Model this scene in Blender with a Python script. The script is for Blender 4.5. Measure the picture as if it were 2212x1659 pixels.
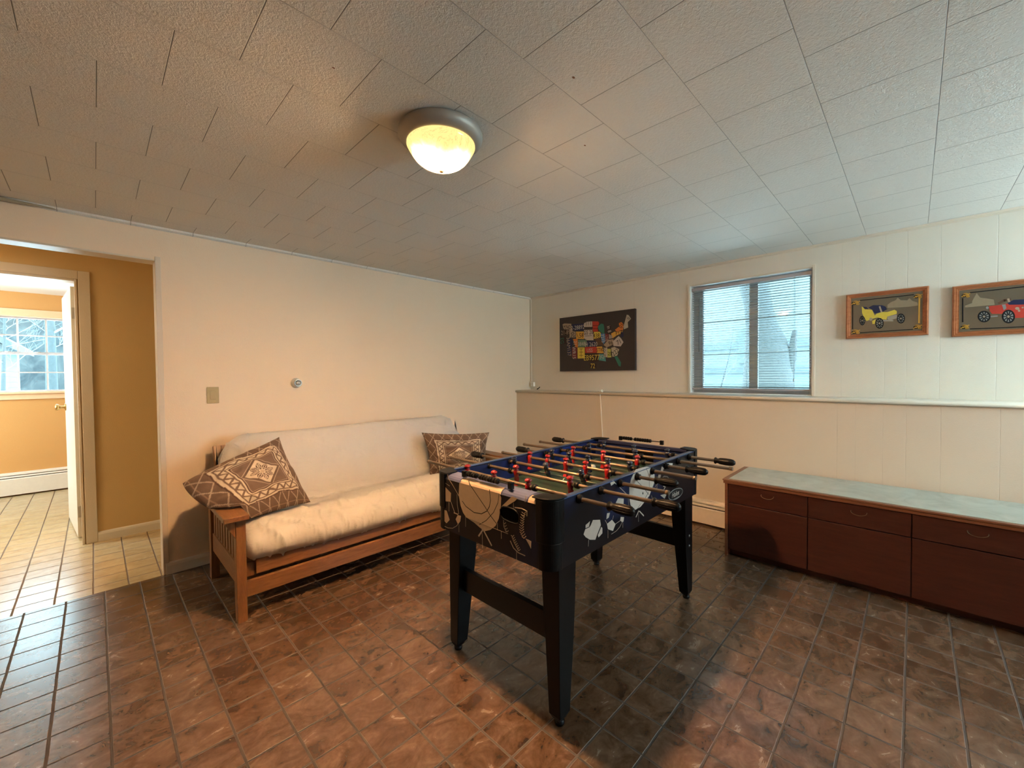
import bpy, bmesh, math, random
import numpy as np
from mathutils import Vector, Matrix, noise as mnoise

for o in list(bpy.data.objects):
    bpy.data.objects.remove(o, do_unlink=True)
SC = bpy.context.scene
COL = SC.collection
PI = math.pi

# ------------------------------------------------------------------ camera
CAM_H = 1.30
YAW, PITCH, ROLL, FPX = math.radians(45.52), math.radians(-1.266), math.radians(-0.541), 885.1
fwd = Vector((math.sin(YAW) * math.cos(PITCH), math.cos(YAW) * math.cos(PITCH), math.sin(PITCH)))
rgt = fwd.cross(Vector((0, 0, 1))).normalized()
upv = rgt.cross(fwd)
r2 = math.cos(ROLL) * rgt + math.sin(ROLL) * upv
u2 = -math.sin(ROLL) * rgt + math.cos(ROLL) * upv
cam = bpy.data.cameras.new('camera')
cam.sensor_fit = 'HORIZONTAL'
cam.sensor_width = 36.0
cam.lens = 36.0 * FPX / 2212.0
cam.clip_start = 0.02
camo = bpy.data.objects.new('camera', cam)
COL.objects.link(camo)
mw = Matrix((r2, u2, -fwd)).transposed().to_4x4()
mw.translation = Vector((0, 0, CAM_H))
camo.matrix_world = mw
SC.camera = camo

# ------------------------------------------------------------------ world, exposure, lights
SC.view_settings.view_transform = 'Standard'
SC.view_settings.look = 'None'
SC.view_settings.gamma = 1.0
SC.view_settings.use_curve_mapping = False
SC.view_settings.exposure = 1.70
SC.cycles.use_denoising = True
SC.cycles.max_bounces = 10
SC.cycles.diffuse_bounces = 7
SC.cycles.glossy_bounces = 4
SC.cycles.transmission_bounces = 8
SC.cycles.transparent_max_bounces = 12
SC.cycles.sample_clamp_indirect = 6.0
SC.cycles.caustics_reflective = False
SC.cycles.caustics_refractive = False

W = bpy.data.worlds.new('overcast_sky')
SC.world = W
W.use_nodes = True
_bg = W.node_tree.nodes['Background']
SKY = (0.66, 0.92, 1.0)
SKY_STRENGTH = 6.0
_bg.inputs[0].default_value = (*SKY, 1)
_bg.inputs[1].default_value = SKY_STRENGTH

XB, YA, H = 3.939, 3.527, 2.284      # right wall, back wall, ceiling
XL = 3.6725                          # face of the thick lower wall
YF, XW = -2.3, -2.4                  # walls behind the camera
YH0, YH1, YH2, YR = 3.647, 4.65, 4.77, 7.19


def area(name, loc, rot, sx, sy, energy, color, portal=False):
    L = bpy.data.lights.new(name, 'AREA')
    L.shape = 'RECTANGLE'
    L.size, L.size_y = sx, sy
    L.energy = energy
    L.color = color
    if portal:
        L.cycles.is_portal = True
    o = bpy.data.objects.new(name, L)
    COL.objects.link(o)
    o.location = loc
    o.rotation_euler = rot
    return o


# portals sit in the window openings and only guide the sampling of the sky
area('portal_window', (XB + 0.13, 1.04, 1.62), (0, PI / 2, 0), 1.1, 1.0, 1, (1, 1, 1), True)
area('portal_bedroom', (-0.385, YR + 0.10, 1.60), (-PI / 2, 0, 0), 0.95, 0.95, 1, (1, 1, 1), True)
# daylight through the large window behind the camera; the bedroom lamp is added fill
area('daylight_rear', (3.0, YF - 0.16, 1.62), (PI / 2, 0, 0), 1.4, 1.0, 9, (0.76, 0.93, 1.0))
area('bedroom_fill', (-2.36, 6.0, 1.55), (0, -PI / 2, 0), 1.1, 1.3, 8, (0.95, 0.97, 1.0))
# unseen lamp added to brighten the hall, out of view to the left
area('hall_fill', (-1.35, 4.15, H - .04), (0, 0, 0), 0.3, 0.3, 9, (1.0, 0.76, 0.46))

LAMP = (1.006, 1.378)


def srgb(h):
    h = h.lstrip('#')
    c = [int(h[i:i + 2], 16) / 255 for i in (0, 2, 4)]
    return tuple(x / 12.92 if x <= 0.04045 else ((x + 0.055) / 1.055) ** 2.4 for x in c)


# ------------------------------------------------------------------ node helpers
class NT:
    def __init__(s, name):
        s.m = bpy.data.materials.new(name)
        s.m.use_nodes = True
        s.t = s.m.node_tree
        s.b = s.t.nodes['Principled BSDF']

    def n(s, typ, **kw):
        nd = s.t.nodes.new(typ)
        for k, v in kw.items():
            setattr(nd, k, v)
        return nd

    def l(s, a, b):
        s.t.links.new(a, b)

    def setin(s, sock, v):
        if isinstance(v, bpy.types.NodeSocket):
            s.l(v, sock)
        elif v is not None:
            sock.default_value = v

    def m_(s, op, a, b=None, c=None, clamp=False):
        nd = s.n('ShaderNodeMath', operation=op)
        nd.use_clamp = clamp
        s.setin(nd.inputs[0], a)
        if b is not None:
            s.setin(nd.inputs[1], b)
        if c is not None:
            s.setin(nd.inputs[2], c)
        return nd.outputs[0]

    def pos(s):
        g = s.n('ShaderNodeNewGeometry')
        x = s.n('ShaderNodeSeparateXYZ')
        s.l(g.outputs['Position'], x.inputs[0])
        return g.outputs['Position'], x.outputs[0], x.outputs[1], x.outputs[2]

    def noise(s, vec, scale, detail=3, rough=0.55, dist=0.0):
        nd = s.n('ShaderNodeTexNoise')
        s.l(vec, nd.inputs['Vector'])
        nd.inputs['Scale'].default_value = scale
        nd.inputs['Detail'].default_value = detail
        nd.inputs['Roughness'].default_value = rough
        nd.inputs['Distortion'].default_value = dist
        return nd.outputs['Fac']

    def mix(s, f, a, b, mode='MIX'):
        nd = s.n('ShaderNodeMix', data_type='RGBA', blend_type=mode)
        s.setin(nd.inputs[0], f)
        for i, v in ((6, a), (7, b)):
            if isinstance(v, bpy.types.NodeSocket):
                s.l(v, nd.inputs[i])
            else:
                nd.inputs[i].default_value = (*v, 1) if len(v) == 3 else v
        return nd.outputs[2]

    def ramp(s, f, stops):
        nd = s.n('ShaderNodeValToRGB')
        s.l(f, nd.inputs[0])
        e = nd.color_ramp.elements
        while len(e) < len(stops):
            e.new(0.5)
        for i, (p, c) in enumerate(stops):
            e[i].position = p
            e[i].color = (*c, 1)
        return nd.outputs[0]

    def smooth(s, v, lo, hi):
        nd = s.n('ShaderNodeMapRange', interpolation_type='SMOOTHSTEP')
        s.setin(nd.inputs[0], v)
        nd.inputs[1].default_value = lo
        nd.inputs[2].default_value = hi
        return nd.outputs[0]

    def bump(s, h, dist, strength=1.0, prev=None):
        nd = s.n('ShaderNodeBump')
        nd.inputs['Strength'].default_value = strength
        nd.inputs['Distance'].default_value = dist
        s.l(h, nd.inputs['Height'])
        if prev is not None:
            s.l(prev, nd.inputs['Normal'])
        return nd.outputs[0]

    def scaled(s, vec, sc):
        nd = s.n('ShaderNodeMapping')
        s.l(vec, nd.inputs[0])
        nd.inputs['Scale'].default_value = sc
        return nd.outputs[0]

    def obj(s):
        return s.n('ShaderNodeTexCoord').outputs['Object']


MATS = {}


def plain(name, col, rough=0.5, metal=0.0, spec=0.5, noise_amt=0.06, nscale=30, bumpd=0.0, bscale=200, coat=0.0, emit=0.0):
    """procedural material: base colour with slight mottling and a fine bump"""
    if name in MATS:
        return MATS[name]
    t = NT(name)
    o = t.obj()
    f = t.noise(o, nscale, 4)
    a = tuple(c * (1 - noise_amt) for c in col)
    b = tuple(min(1, c * (1 + noise_amt)) for c in col)
    t.l(t.mix(f, a, b), t.b.inputs['Base Color'])
    t.b.inputs['Roughness'].default_value = rough
    t.b.inputs['Metallic'].default_value = metal
    t.b.inputs['Specular IOR Level'].default_value = spec
    t.b.inputs['Coat Weight'].default_value = coat
    if bumpd:
        t.l(t.bump(t.noise(o, bscale, 3), bumpd), t.b.inputs['Normal'])
    MATS[name] = t.m
    return t.m


def wood(name, c1, c2, axis='x', rough=0.4, scale=6.0, spec=0.4):
    t = NT(name)
    o = t.obj()
    sc = {'x': (0.12, 1, 1), 'y': (1, 0.12, 1), 'z': (1, 1, 0.12)}[axis]
    v = t.scaled(o, tuple(k * scale * 3 for k in sc))
    f = t.noise(v, 3.0, 6, 0.6, 0.6)
    g = t.noise(t.scaled(o, tuple(k * 60 for k in sc)), 4.0, 3)
    f2 = t.m_('ADD', t.m_('MULTIPLY', f, 0.7), t.m_('MULTIPLY', g, 0.3))
    t.l(t.ramp(f2, [(0.3, c1), (0.68, c2)]), t.b.inputs['Base Color'])
    t.b.inputs['Roughness'].default_value = rough
    t.b.inputs['Specular IOR Level'].default_value = spec
    t.l(t.bump(g, 0.0006), t.b.inputs['Normal'])
    return t.m


def paint(name, col, bumpd=0.0008, rough=0.55, grooves=None, axis=1, noise_amt=0.03):
    t = NT(name)
    p, x, y, z = t.pos()
    f = t.noise(p, 2.2, 3)
    a = tuple(c * (1 - noise_amt) for c in col)
    b = tuple(min(1, c * (1 + noise_amt)) for c in col)
    colr = t.mix(f, a, b)
    h = t.noise(p, 160, 3)
    n1 = t.bump(h, bumpd)
    if grooves:
        co = (x, y, z)[axis]
        m = None
        for g in grooves:
            d = t.m_('ABSOLUTE', t.m_('SUBTRACT', co, g))
            m = d if m is None else t.m_('MINIMUM', m, d)
        g1 = t.smooth(m, 0.0004, 0.0019)
        colr = t.mix(g1, tuple(c * 0.93 for c in col), colr)
        n1 = t.bump(g1, 0.0009, 1.0, n1)
    t.l(colr, t.b.inputs['Base Color'])
    t.l(n1, t.b.inputs['Normal'])
    t.b.inputs['Roughness'].default_value = rough
    t.b.inputs['Specular IOR Level'].default_value = 0.35
    return t.m


def tile_floor(name, x0, y0, px, py, cols, grout, rough=0.36):
    t = NT(name)
    p, x, y, z = t.pos()
    wob = t.noise(p, 9, 2)
    wob = t.m_('MULTIPLY', t.m_('SUBTRACT', wob, 0.5), 0.004)

    def dline(co, o, per):
        f = t.m_('FRACT', t.m_('DIVIDE', t.m_('SUBTRACT', t.m_('ADD', co, wob), o), per))
        return t.m_('MULTIPLY', t.m_('MINIMUM', f, t.m_('SUBTRACT', 1.0, f)), per)
    dx, dy = dline(x, x0, px), dline(y, y0, py)
    d = t.m_('MINIMUM', dx, dy)
    g = t.smooth(d, 0.0024, 0.0050)             # 0 in the grout, 1 on the tile
    # per-tile tint
    ix = t.m_('FLOOR', t.m_('DIVIDE', t.m_('SUBTRACT', x, x0), px))
    iy = t.m_('FLOOR', t.m_('DIVIDE', t.m_('SUBTRACT', y, y0), py))
    cb = t.n('ShaderNodeCombineXYZ')
    t.l(ix, cb.inputs[0]); t.l(iy, cb.inputs[1])
    wn = t.n('ShaderNodeTexWhiteNoise')
    t.l(cb.outputs[0], wn.inputs['Vector'])
    # marbling, shifted per tile
    off = t.n('ShaderNodeVectorMath', operation='MULTIPLY_ADD')
    t.l(wn.outputs['Color'], off.inputs[0])
    off.inputs[1].default_value = (7, 7, 7)
    t.l(p, off.inputs[2])
    v = off.outputs[0]
    n1 = t.noise(t.scaled(v, (1.0, 1.4, 1)), 9.5, 6, 0.64, 0.9)
    n2 = t.noise(v, 60, 3, 0.55, 0.0)
    f = t.m_('ADD', t.m_('MULTIPLY', n1, 0.84), t.m_('MULTIPLY', n2, 0.16))
    f = t.m_('ADD', f, t.m_('MULTIPLY', t.m_('SUBTRACT', wn.outputs['Value'], 0.5), 0.07))
    c = t.ramp(f, [(0.36, cols[0]), (0.46, cols[1]), (0.54, cols[2]), (0.68, cols[3])])
    t.l(t.mix(g, grout, c), t.b.inputs['Base Color'])
    hgt = t.m_('ADD', t.m_('MULTIPLY', g, 1.0), t.m_('MULTIPLY', t.noise(p, 7.0, 2), 0.25))
    t.l(t.bump(hgt, 0.0020, 0.8), t.b.inputs['Normal'])
    ro = t.m_('ADD', t.m_('MULTIPLY', g, rough - 0.75), 0.75)
    ro = t.m_('ADD', ro, t.m_('MULTIPLY', t.m_('SUBTRACT', n1, 0.5), 0.15))
    t.l(ro, t.b.inputs['Roughness'])
    t.b.inputs['Specular IOR Level'].default_value = 0.9
    return t.m


def ceiling_mat(name, col):
    t = NT(name)
    p, x, y, z = t.pos()
    per = 0.3115
    ry = t.m_('DIVIDE', t.m_('SUBTRACT', y, 0.2555), per)
    row = t.m_('FLOOR', ry)
    fy = t.m_('SUBTRACT', ry, row)
    dy = t.m_('MULTIPLY', t.m_('MINIMUM', fy, t.m_('SUBTRACT', 1.0, fy)), per)
    odd = t.m_('ABSOLUTE', t.m_('MODULO', row, 2.0))
    xo = t.m_('SUBTRACT', 0.180, t.m_('MULTIPLY', odd, 0.1545))
    fx = t.m_('FRACT', t.m_('DIVIDE', t.m_('SUBTRACT', x, xo), 0.3105))
    dx = t.m_('MULTIPLY', t.m_('MINIMUM', fx, t.m_('SUBTRACT', 1.0, fx)), per)
    # cross joints are open grooves, the long seams are tighter towards the back wall
    d = t.m_('MINIMUM', dx, t.m_('ADD', dy, 0.0006))
    g = t.smooth(d, 0.0004, 0.0022)
    f = t.noise(p, 3, 4)
    c = t.mix(f, tuple(k * 0.95 for k in col), col)
    dirt = t.smooth(t.noise(p, 26, 5, 0.7), 0.70, 0.80)
    c = t.mix(t.m_('MULTIPLY', dirt, 0.10), c, (0.25, 0.18, 0.12))
    for (sx, sy, r) in ((1.135, 0.815, 0.008), (0.556, 1.33, 0.006), (1.50, 1.02, 0.007)):
        dd = t.m_('SQRT', t.m_('ADD', t.m_('POWER', t.m_('MULTIPLY', t.m_('SUBTRACT', x, sx), 1.0), 2.0), t.m_('POWER', t.m_('MULTIPLY', t.m_('SUBTRACT', y, sy), 1.6), 2.0)))
        s_ = t.smooth(dd, r * 0.6, r)
        c = t.mix(s_, (0.22, 0.10, 0.05), c)
    c = t.mix(g, tuple(k * 0.42 for k in col), c)
    t.l(c, t.b.inputs['Base Color'])
    h1 = t.noise(p, 85, 4, 0.62, 0.4)
    h2 = t.noise(p, 240, 2)
    hh = t.m_('ADD', t.m_('MULTIPLY', h1, 1.0), t.m_('MULTIPLY', h2, 0.35))
    nb = t.bump(hh, 0.0050, 0.8)
    t.l(t.bump(g, 0.003, 1.0, nb), t.b.inputs['Normal'])
    t.b.inputs['Roughness'].default_value = 0.8
    t.b.inputs['Specular IOR Level'].default_value = 0.2
    return t.m


# ------------------------------------------------------------------ mesh helper
class MB:
    def __init__(s):
        s.v, s.f, s.mi, s.sm = [], [], [], []

    def add(s, verts, faces, mat=0, smooth=False):
        b = len(s.v)
        s.v += [tuple(v) for v in verts]
        s.f += [tuple(i + b for i in f) for f in faces]
        s.mi += [mat] * len(faces)
        s.sm += [smooth] * len(faces)
        return s

    def box(s, x0, x1, y0, y1, z0, z1, mat=0):
        if x0 > x1: x0, x1 = x1, x0
        if y0 > y1: y0, y1 = y1, y0
        if z0 > z1: z0, z1 = z1, z0
        v = [(x, y, z) for z in (z0, z1) for y in (y0, y1) for x in (x0, x1)]
        return s.add(v, [(0, 2, 3, 1), (4, 5, 7, 6), (0, 1, 5, 4), (1, 3, 7, 5), (3, 2, 6, 7), (2, 0, 4, 6)], mat)

    def prism(s, poly, a, b, axis=0, mat=0, smooth=False):
        """poly in the two axes other than axis, extruded from a to b"""
        n = len(poly)
        ar = sum(poly[i][0] * poly[(i + 1) % n][1] - poly[(i + 1) % n][0] * poly[i][1] for i in range(n))
        if ar < 0: poly = poly[::-1]

        def P(p, c):
            if axis == 0: return (c, p[0], p[1])
            if axis == 1: return (p[0], c, p[1])
            return (p[0], p[1], c)
        v = [P(p, a) for p in poly] + [P(p, b) for p in poly]
        rev = (b < a) != (axis == 1)
        f0 = tuple(range(n))[::-1]
        f1 = tuple(range(n, 2 * n))
        fs = [(i, (i + 1) % n, n + (i + 1) % n, n + i) for i in range(n)]
        if rev:
            f0, f1 = f0[::-1], f1[::-1]
            fs = [f[::-1] for f in fs]
        s.add(v, [f0, f1], mat, False)
        base = len(s.v) - len(v)
        s.f += [tuple(i + base for i in f) for f in fs]
        s.mi += [mat] * n
        s.sm += [smooth] * n
        return s

    def tube(s, pts, r, seg=10, mat=0, caps=True, smooth=True):
        pts = [Vector(p) for p in pts]
        rs = r if isinstance(r, (list, tuple)) else [r] * len(pts)
        vs = []
        prev = None
        for i, p in enumerate(pts):
            d = (pts[min(i + 1, len(pts) - 1)] - pts[max(i - 1, 0)])
            if d.length < 1e-9: d = prev[2] if prev else Vector((0, 0, 1))
            d.normalize()
            if prev is None:
                a = Vector((0, 0, 1)) if abs(d.z) < 0.9 else Vector((1, 0, 0))
                u = d.cross(a).normalized()
            else:
                u = (prev[0] - d * prev[0].dot(d)).normalized()
            w = d.cross(u)
            prev = (u, w, d)
            for k in range(seg):
                t = 2 * PI * k / seg
                vs.append(p + (u * math.cos(t) + w * math.sin(t)) * rs[i])
        fs = []
        for i in range(len(pts) - 1):
            for k in range(seg):
                a, b = i * seg + k, i * seg + (k + 1) % seg
                fs.append((a, b, b + seg, a + seg))
        s.add(vs, fs, mat, smooth)
        if caps:
            base = len(s.v) - len(vs)
            s.f.append(tuple(base + k for k in range(seg))[::-1]); s.mi.append(mat); s.sm.append(False)
            s.f.append(tuple(base + (len(pts) - 1) * seg + k for k in range(seg))); s.mi.append(mat); s.sm.append(False)
        return s

    def lathe(s, prof, c=(0, 0, 0), seg=24, axis='z', mat=0, smooth=True, sx=1.0, sy=1.0):
        """prof: list of (r, h)"""
        vs = []
        for r, h in prof:
            for k in range(seg):
                t = 2 * PI * k / seg
                a, b = r * math.cos(t) * sx, r * math.sin(t) * sy
                if axis == 'z': q = (c[0] + a, c[1] + b, c[2] + h)
                elif axis == 'y': q = (c[0] + b, c[1] + h, c[2] + a)
                else: q = (c[0] + h, c[1] + a, c[2] + b)
                vs.append(q)
        fs = []
        for i in range(len(prof) - 1):
            for k in range(seg):
                a, b = i * seg + k, i * seg + (k + 1) % seg
                fs.append((a, b, b + seg, a + seg))
        return s.add(vs, fs, mat, smooth)

    def grid(s, P, nu, nv, mat=0, smooth=True, closeu=False):
        """P(i,j) -> point, (nu+1)x(nv+1)"""
        vs = [P(i, j) for j in range(nv + 1) for i in range(nu + 1)]
        fs = []
        for j in range(nv):
            for i in range(nu):
                a = j * (nu + 1) + i
                fs.append((a, a + 1, a + nu + 2, a + nu + 1))
        return s.add(vs, fs, mat, smooth)

    def build(s, name, mats, parent=None, bevel=0.0, bseg=2, sub=0, weld=False, recalc=False):
        me = bpy.data.meshes.new(name)
        off = parent.location if parent is not None else Vector((0, 0, 0))
        if parent is not None and parent.parent is not None:
            off = off + parent.parent.location
        off0 = Vector(off)
        if parent is None or True:
            vs = [(v[0] - off0.x, v[1] - off0.y, v[2] - off0.z) for v in s.v]
        loc = Vector((0, 0, 0))
        if parent is None:
            a = np.array(vs)
            mn, mx = a.min(0), a.max(0)
            loc = Vector(((mn[0] + mx[0]) / 2, (mn[1] + mx[1]) / 2, mn[2]))
            vs = [(v[0] - loc.x, v[1] - loc.y, v[2] - loc.z) for v in vs]
        me.from_pydata(vs, [], s.f)
        if not isinstance(mats, (list, tuple)): mats = [mats]
        for m in mats: me.materials.append(m)
        me.polygons.foreach_set('material_index', s.mi)
        me.polygons.foreach_set('use_smooth', s.sm)
        me.update()
        if weld or recalc:
            bm = bmesh.new(); bm.from_mesh(me)
            if weld: bmesh.ops.remove_doubles(bm, verts=bm.verts, dist=1e-5)
            if recalc: bmesh.ops.recalc_face_normals(bm, faces=bm.faces)
            bm.to_mesh(me); bm.free()
        o = bpy.data.objects.new(name, me)
        COL.objects.link(o)
        o.location = loc
        if parent is not None: o.parent = parent
        if bevel:
            md = o.modifiers.new('bevel', 'BEVEL')
            md.width = bevel; md.segments = bseg; md.limit_method = 'ANGLE'; md.angle_limit = math.radians(40)
            md.harden_normals = False
        if sub:
            md = o.modifiers.new('sub', 'SUBSURF'); md.levels = md.render_levels = sub
        return o


def thing(name, label, cat, loc, group=None):
    o = bpy.data.objects.new(name, None)
    COL.objects.link(o)
    o.location = loc
    o.empty_display_size = 0.1
    o['label'] = label; o['category'] = cat
    if group: o['group'] = group
    return o


def tag(o, label, cat, group=None):
    o['label'] = label; o['category'] = cat
    if group: o['group'] = group
    return o


def structure(o, label=None):
    o['kind'] = 'structure'
    if label: o['label'] = label
    return o


def flat_on(mb, poly, axis, at, out, mat, th=0.0004):
    """thin printed shape lying on a face: polygon in the other two axes"""
    mb.prism(poly, at, at + out * th, axis, mat)


def ribbon(pts, w):
    """outline quads of a stroke in 2D"""
    qs = []
    for i in range(len(pts) - 1):
        (x0, y0), (x1, y1) = pts[i], pts[i + 1]
        dx, dy = x1 - x0, y1 - y0
        l = math.hypot(dx, dy)
        if l < 1e-7: continue
        ex, ey = dx / l * w * 0.3, dy / l * w * 0.3
        nx, ny = -dy / l * w / 2, dx / l * w / 2
        qs.append([(x0 - ex + nx, y0 - ey + ny), (x0 - ex - nx, y0 - ey - ny), (x1 + ex - nx, y1 + ey - ny), (x1 + ex + nx, y1 + ey + ny)])
    return qs


def draw(mb, items, axis, at, out, mi, th0=0.0004, step=0.00002):
    k = 0
    for it in items:
        k += 1
        th = th0 + k * step
        if it[0] == 'p':
            flat_on(mb, it[2], axis, at, out, mi[it[1]], th)
        else:
            for q in ribbon(it[3], it[2]):
                flat_on(mb, q, axis, at, out, mi[it[1]], th)
    return th0 + k * step


_tc = {}


def text_shape(s):
    """2D outline mesh of a text, centred, cap height 1"""
    if s in _tc: return _tc[s]
    cu = bpy.data.curves.new('t', 'FONT')
    cu.body = s; cu.size = 1.0; cu.align_x = 'CENTER'; cu.align_y = 'CENTER'
    cu.resolution_u = 2
    o = bpy.data.objects.new('t', cu)
    COL.objects.link(o)
    dg = bpy.context.evaluated_depsgraph_get()
    me = bpy.data.meshes.new_from_object(o.evaluated_get(dg))
    v = np.array([tuple(x.co) for x in me.vertices])[:, :2]
    f = [tuple(p.vertices) for p in me.polygons]
    bpy.data.objects.remove(o); bpy.data.curves.remove(cu); bpy.data.meshes.remove(me)
    v -= (v.max(0) + v.min(0)) / 2
    hgt = (v[:, 1].max() - v[:, 1].min())
    v /= hgt
    _tc[s] = (v, f)
    return _tc[s]


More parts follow.
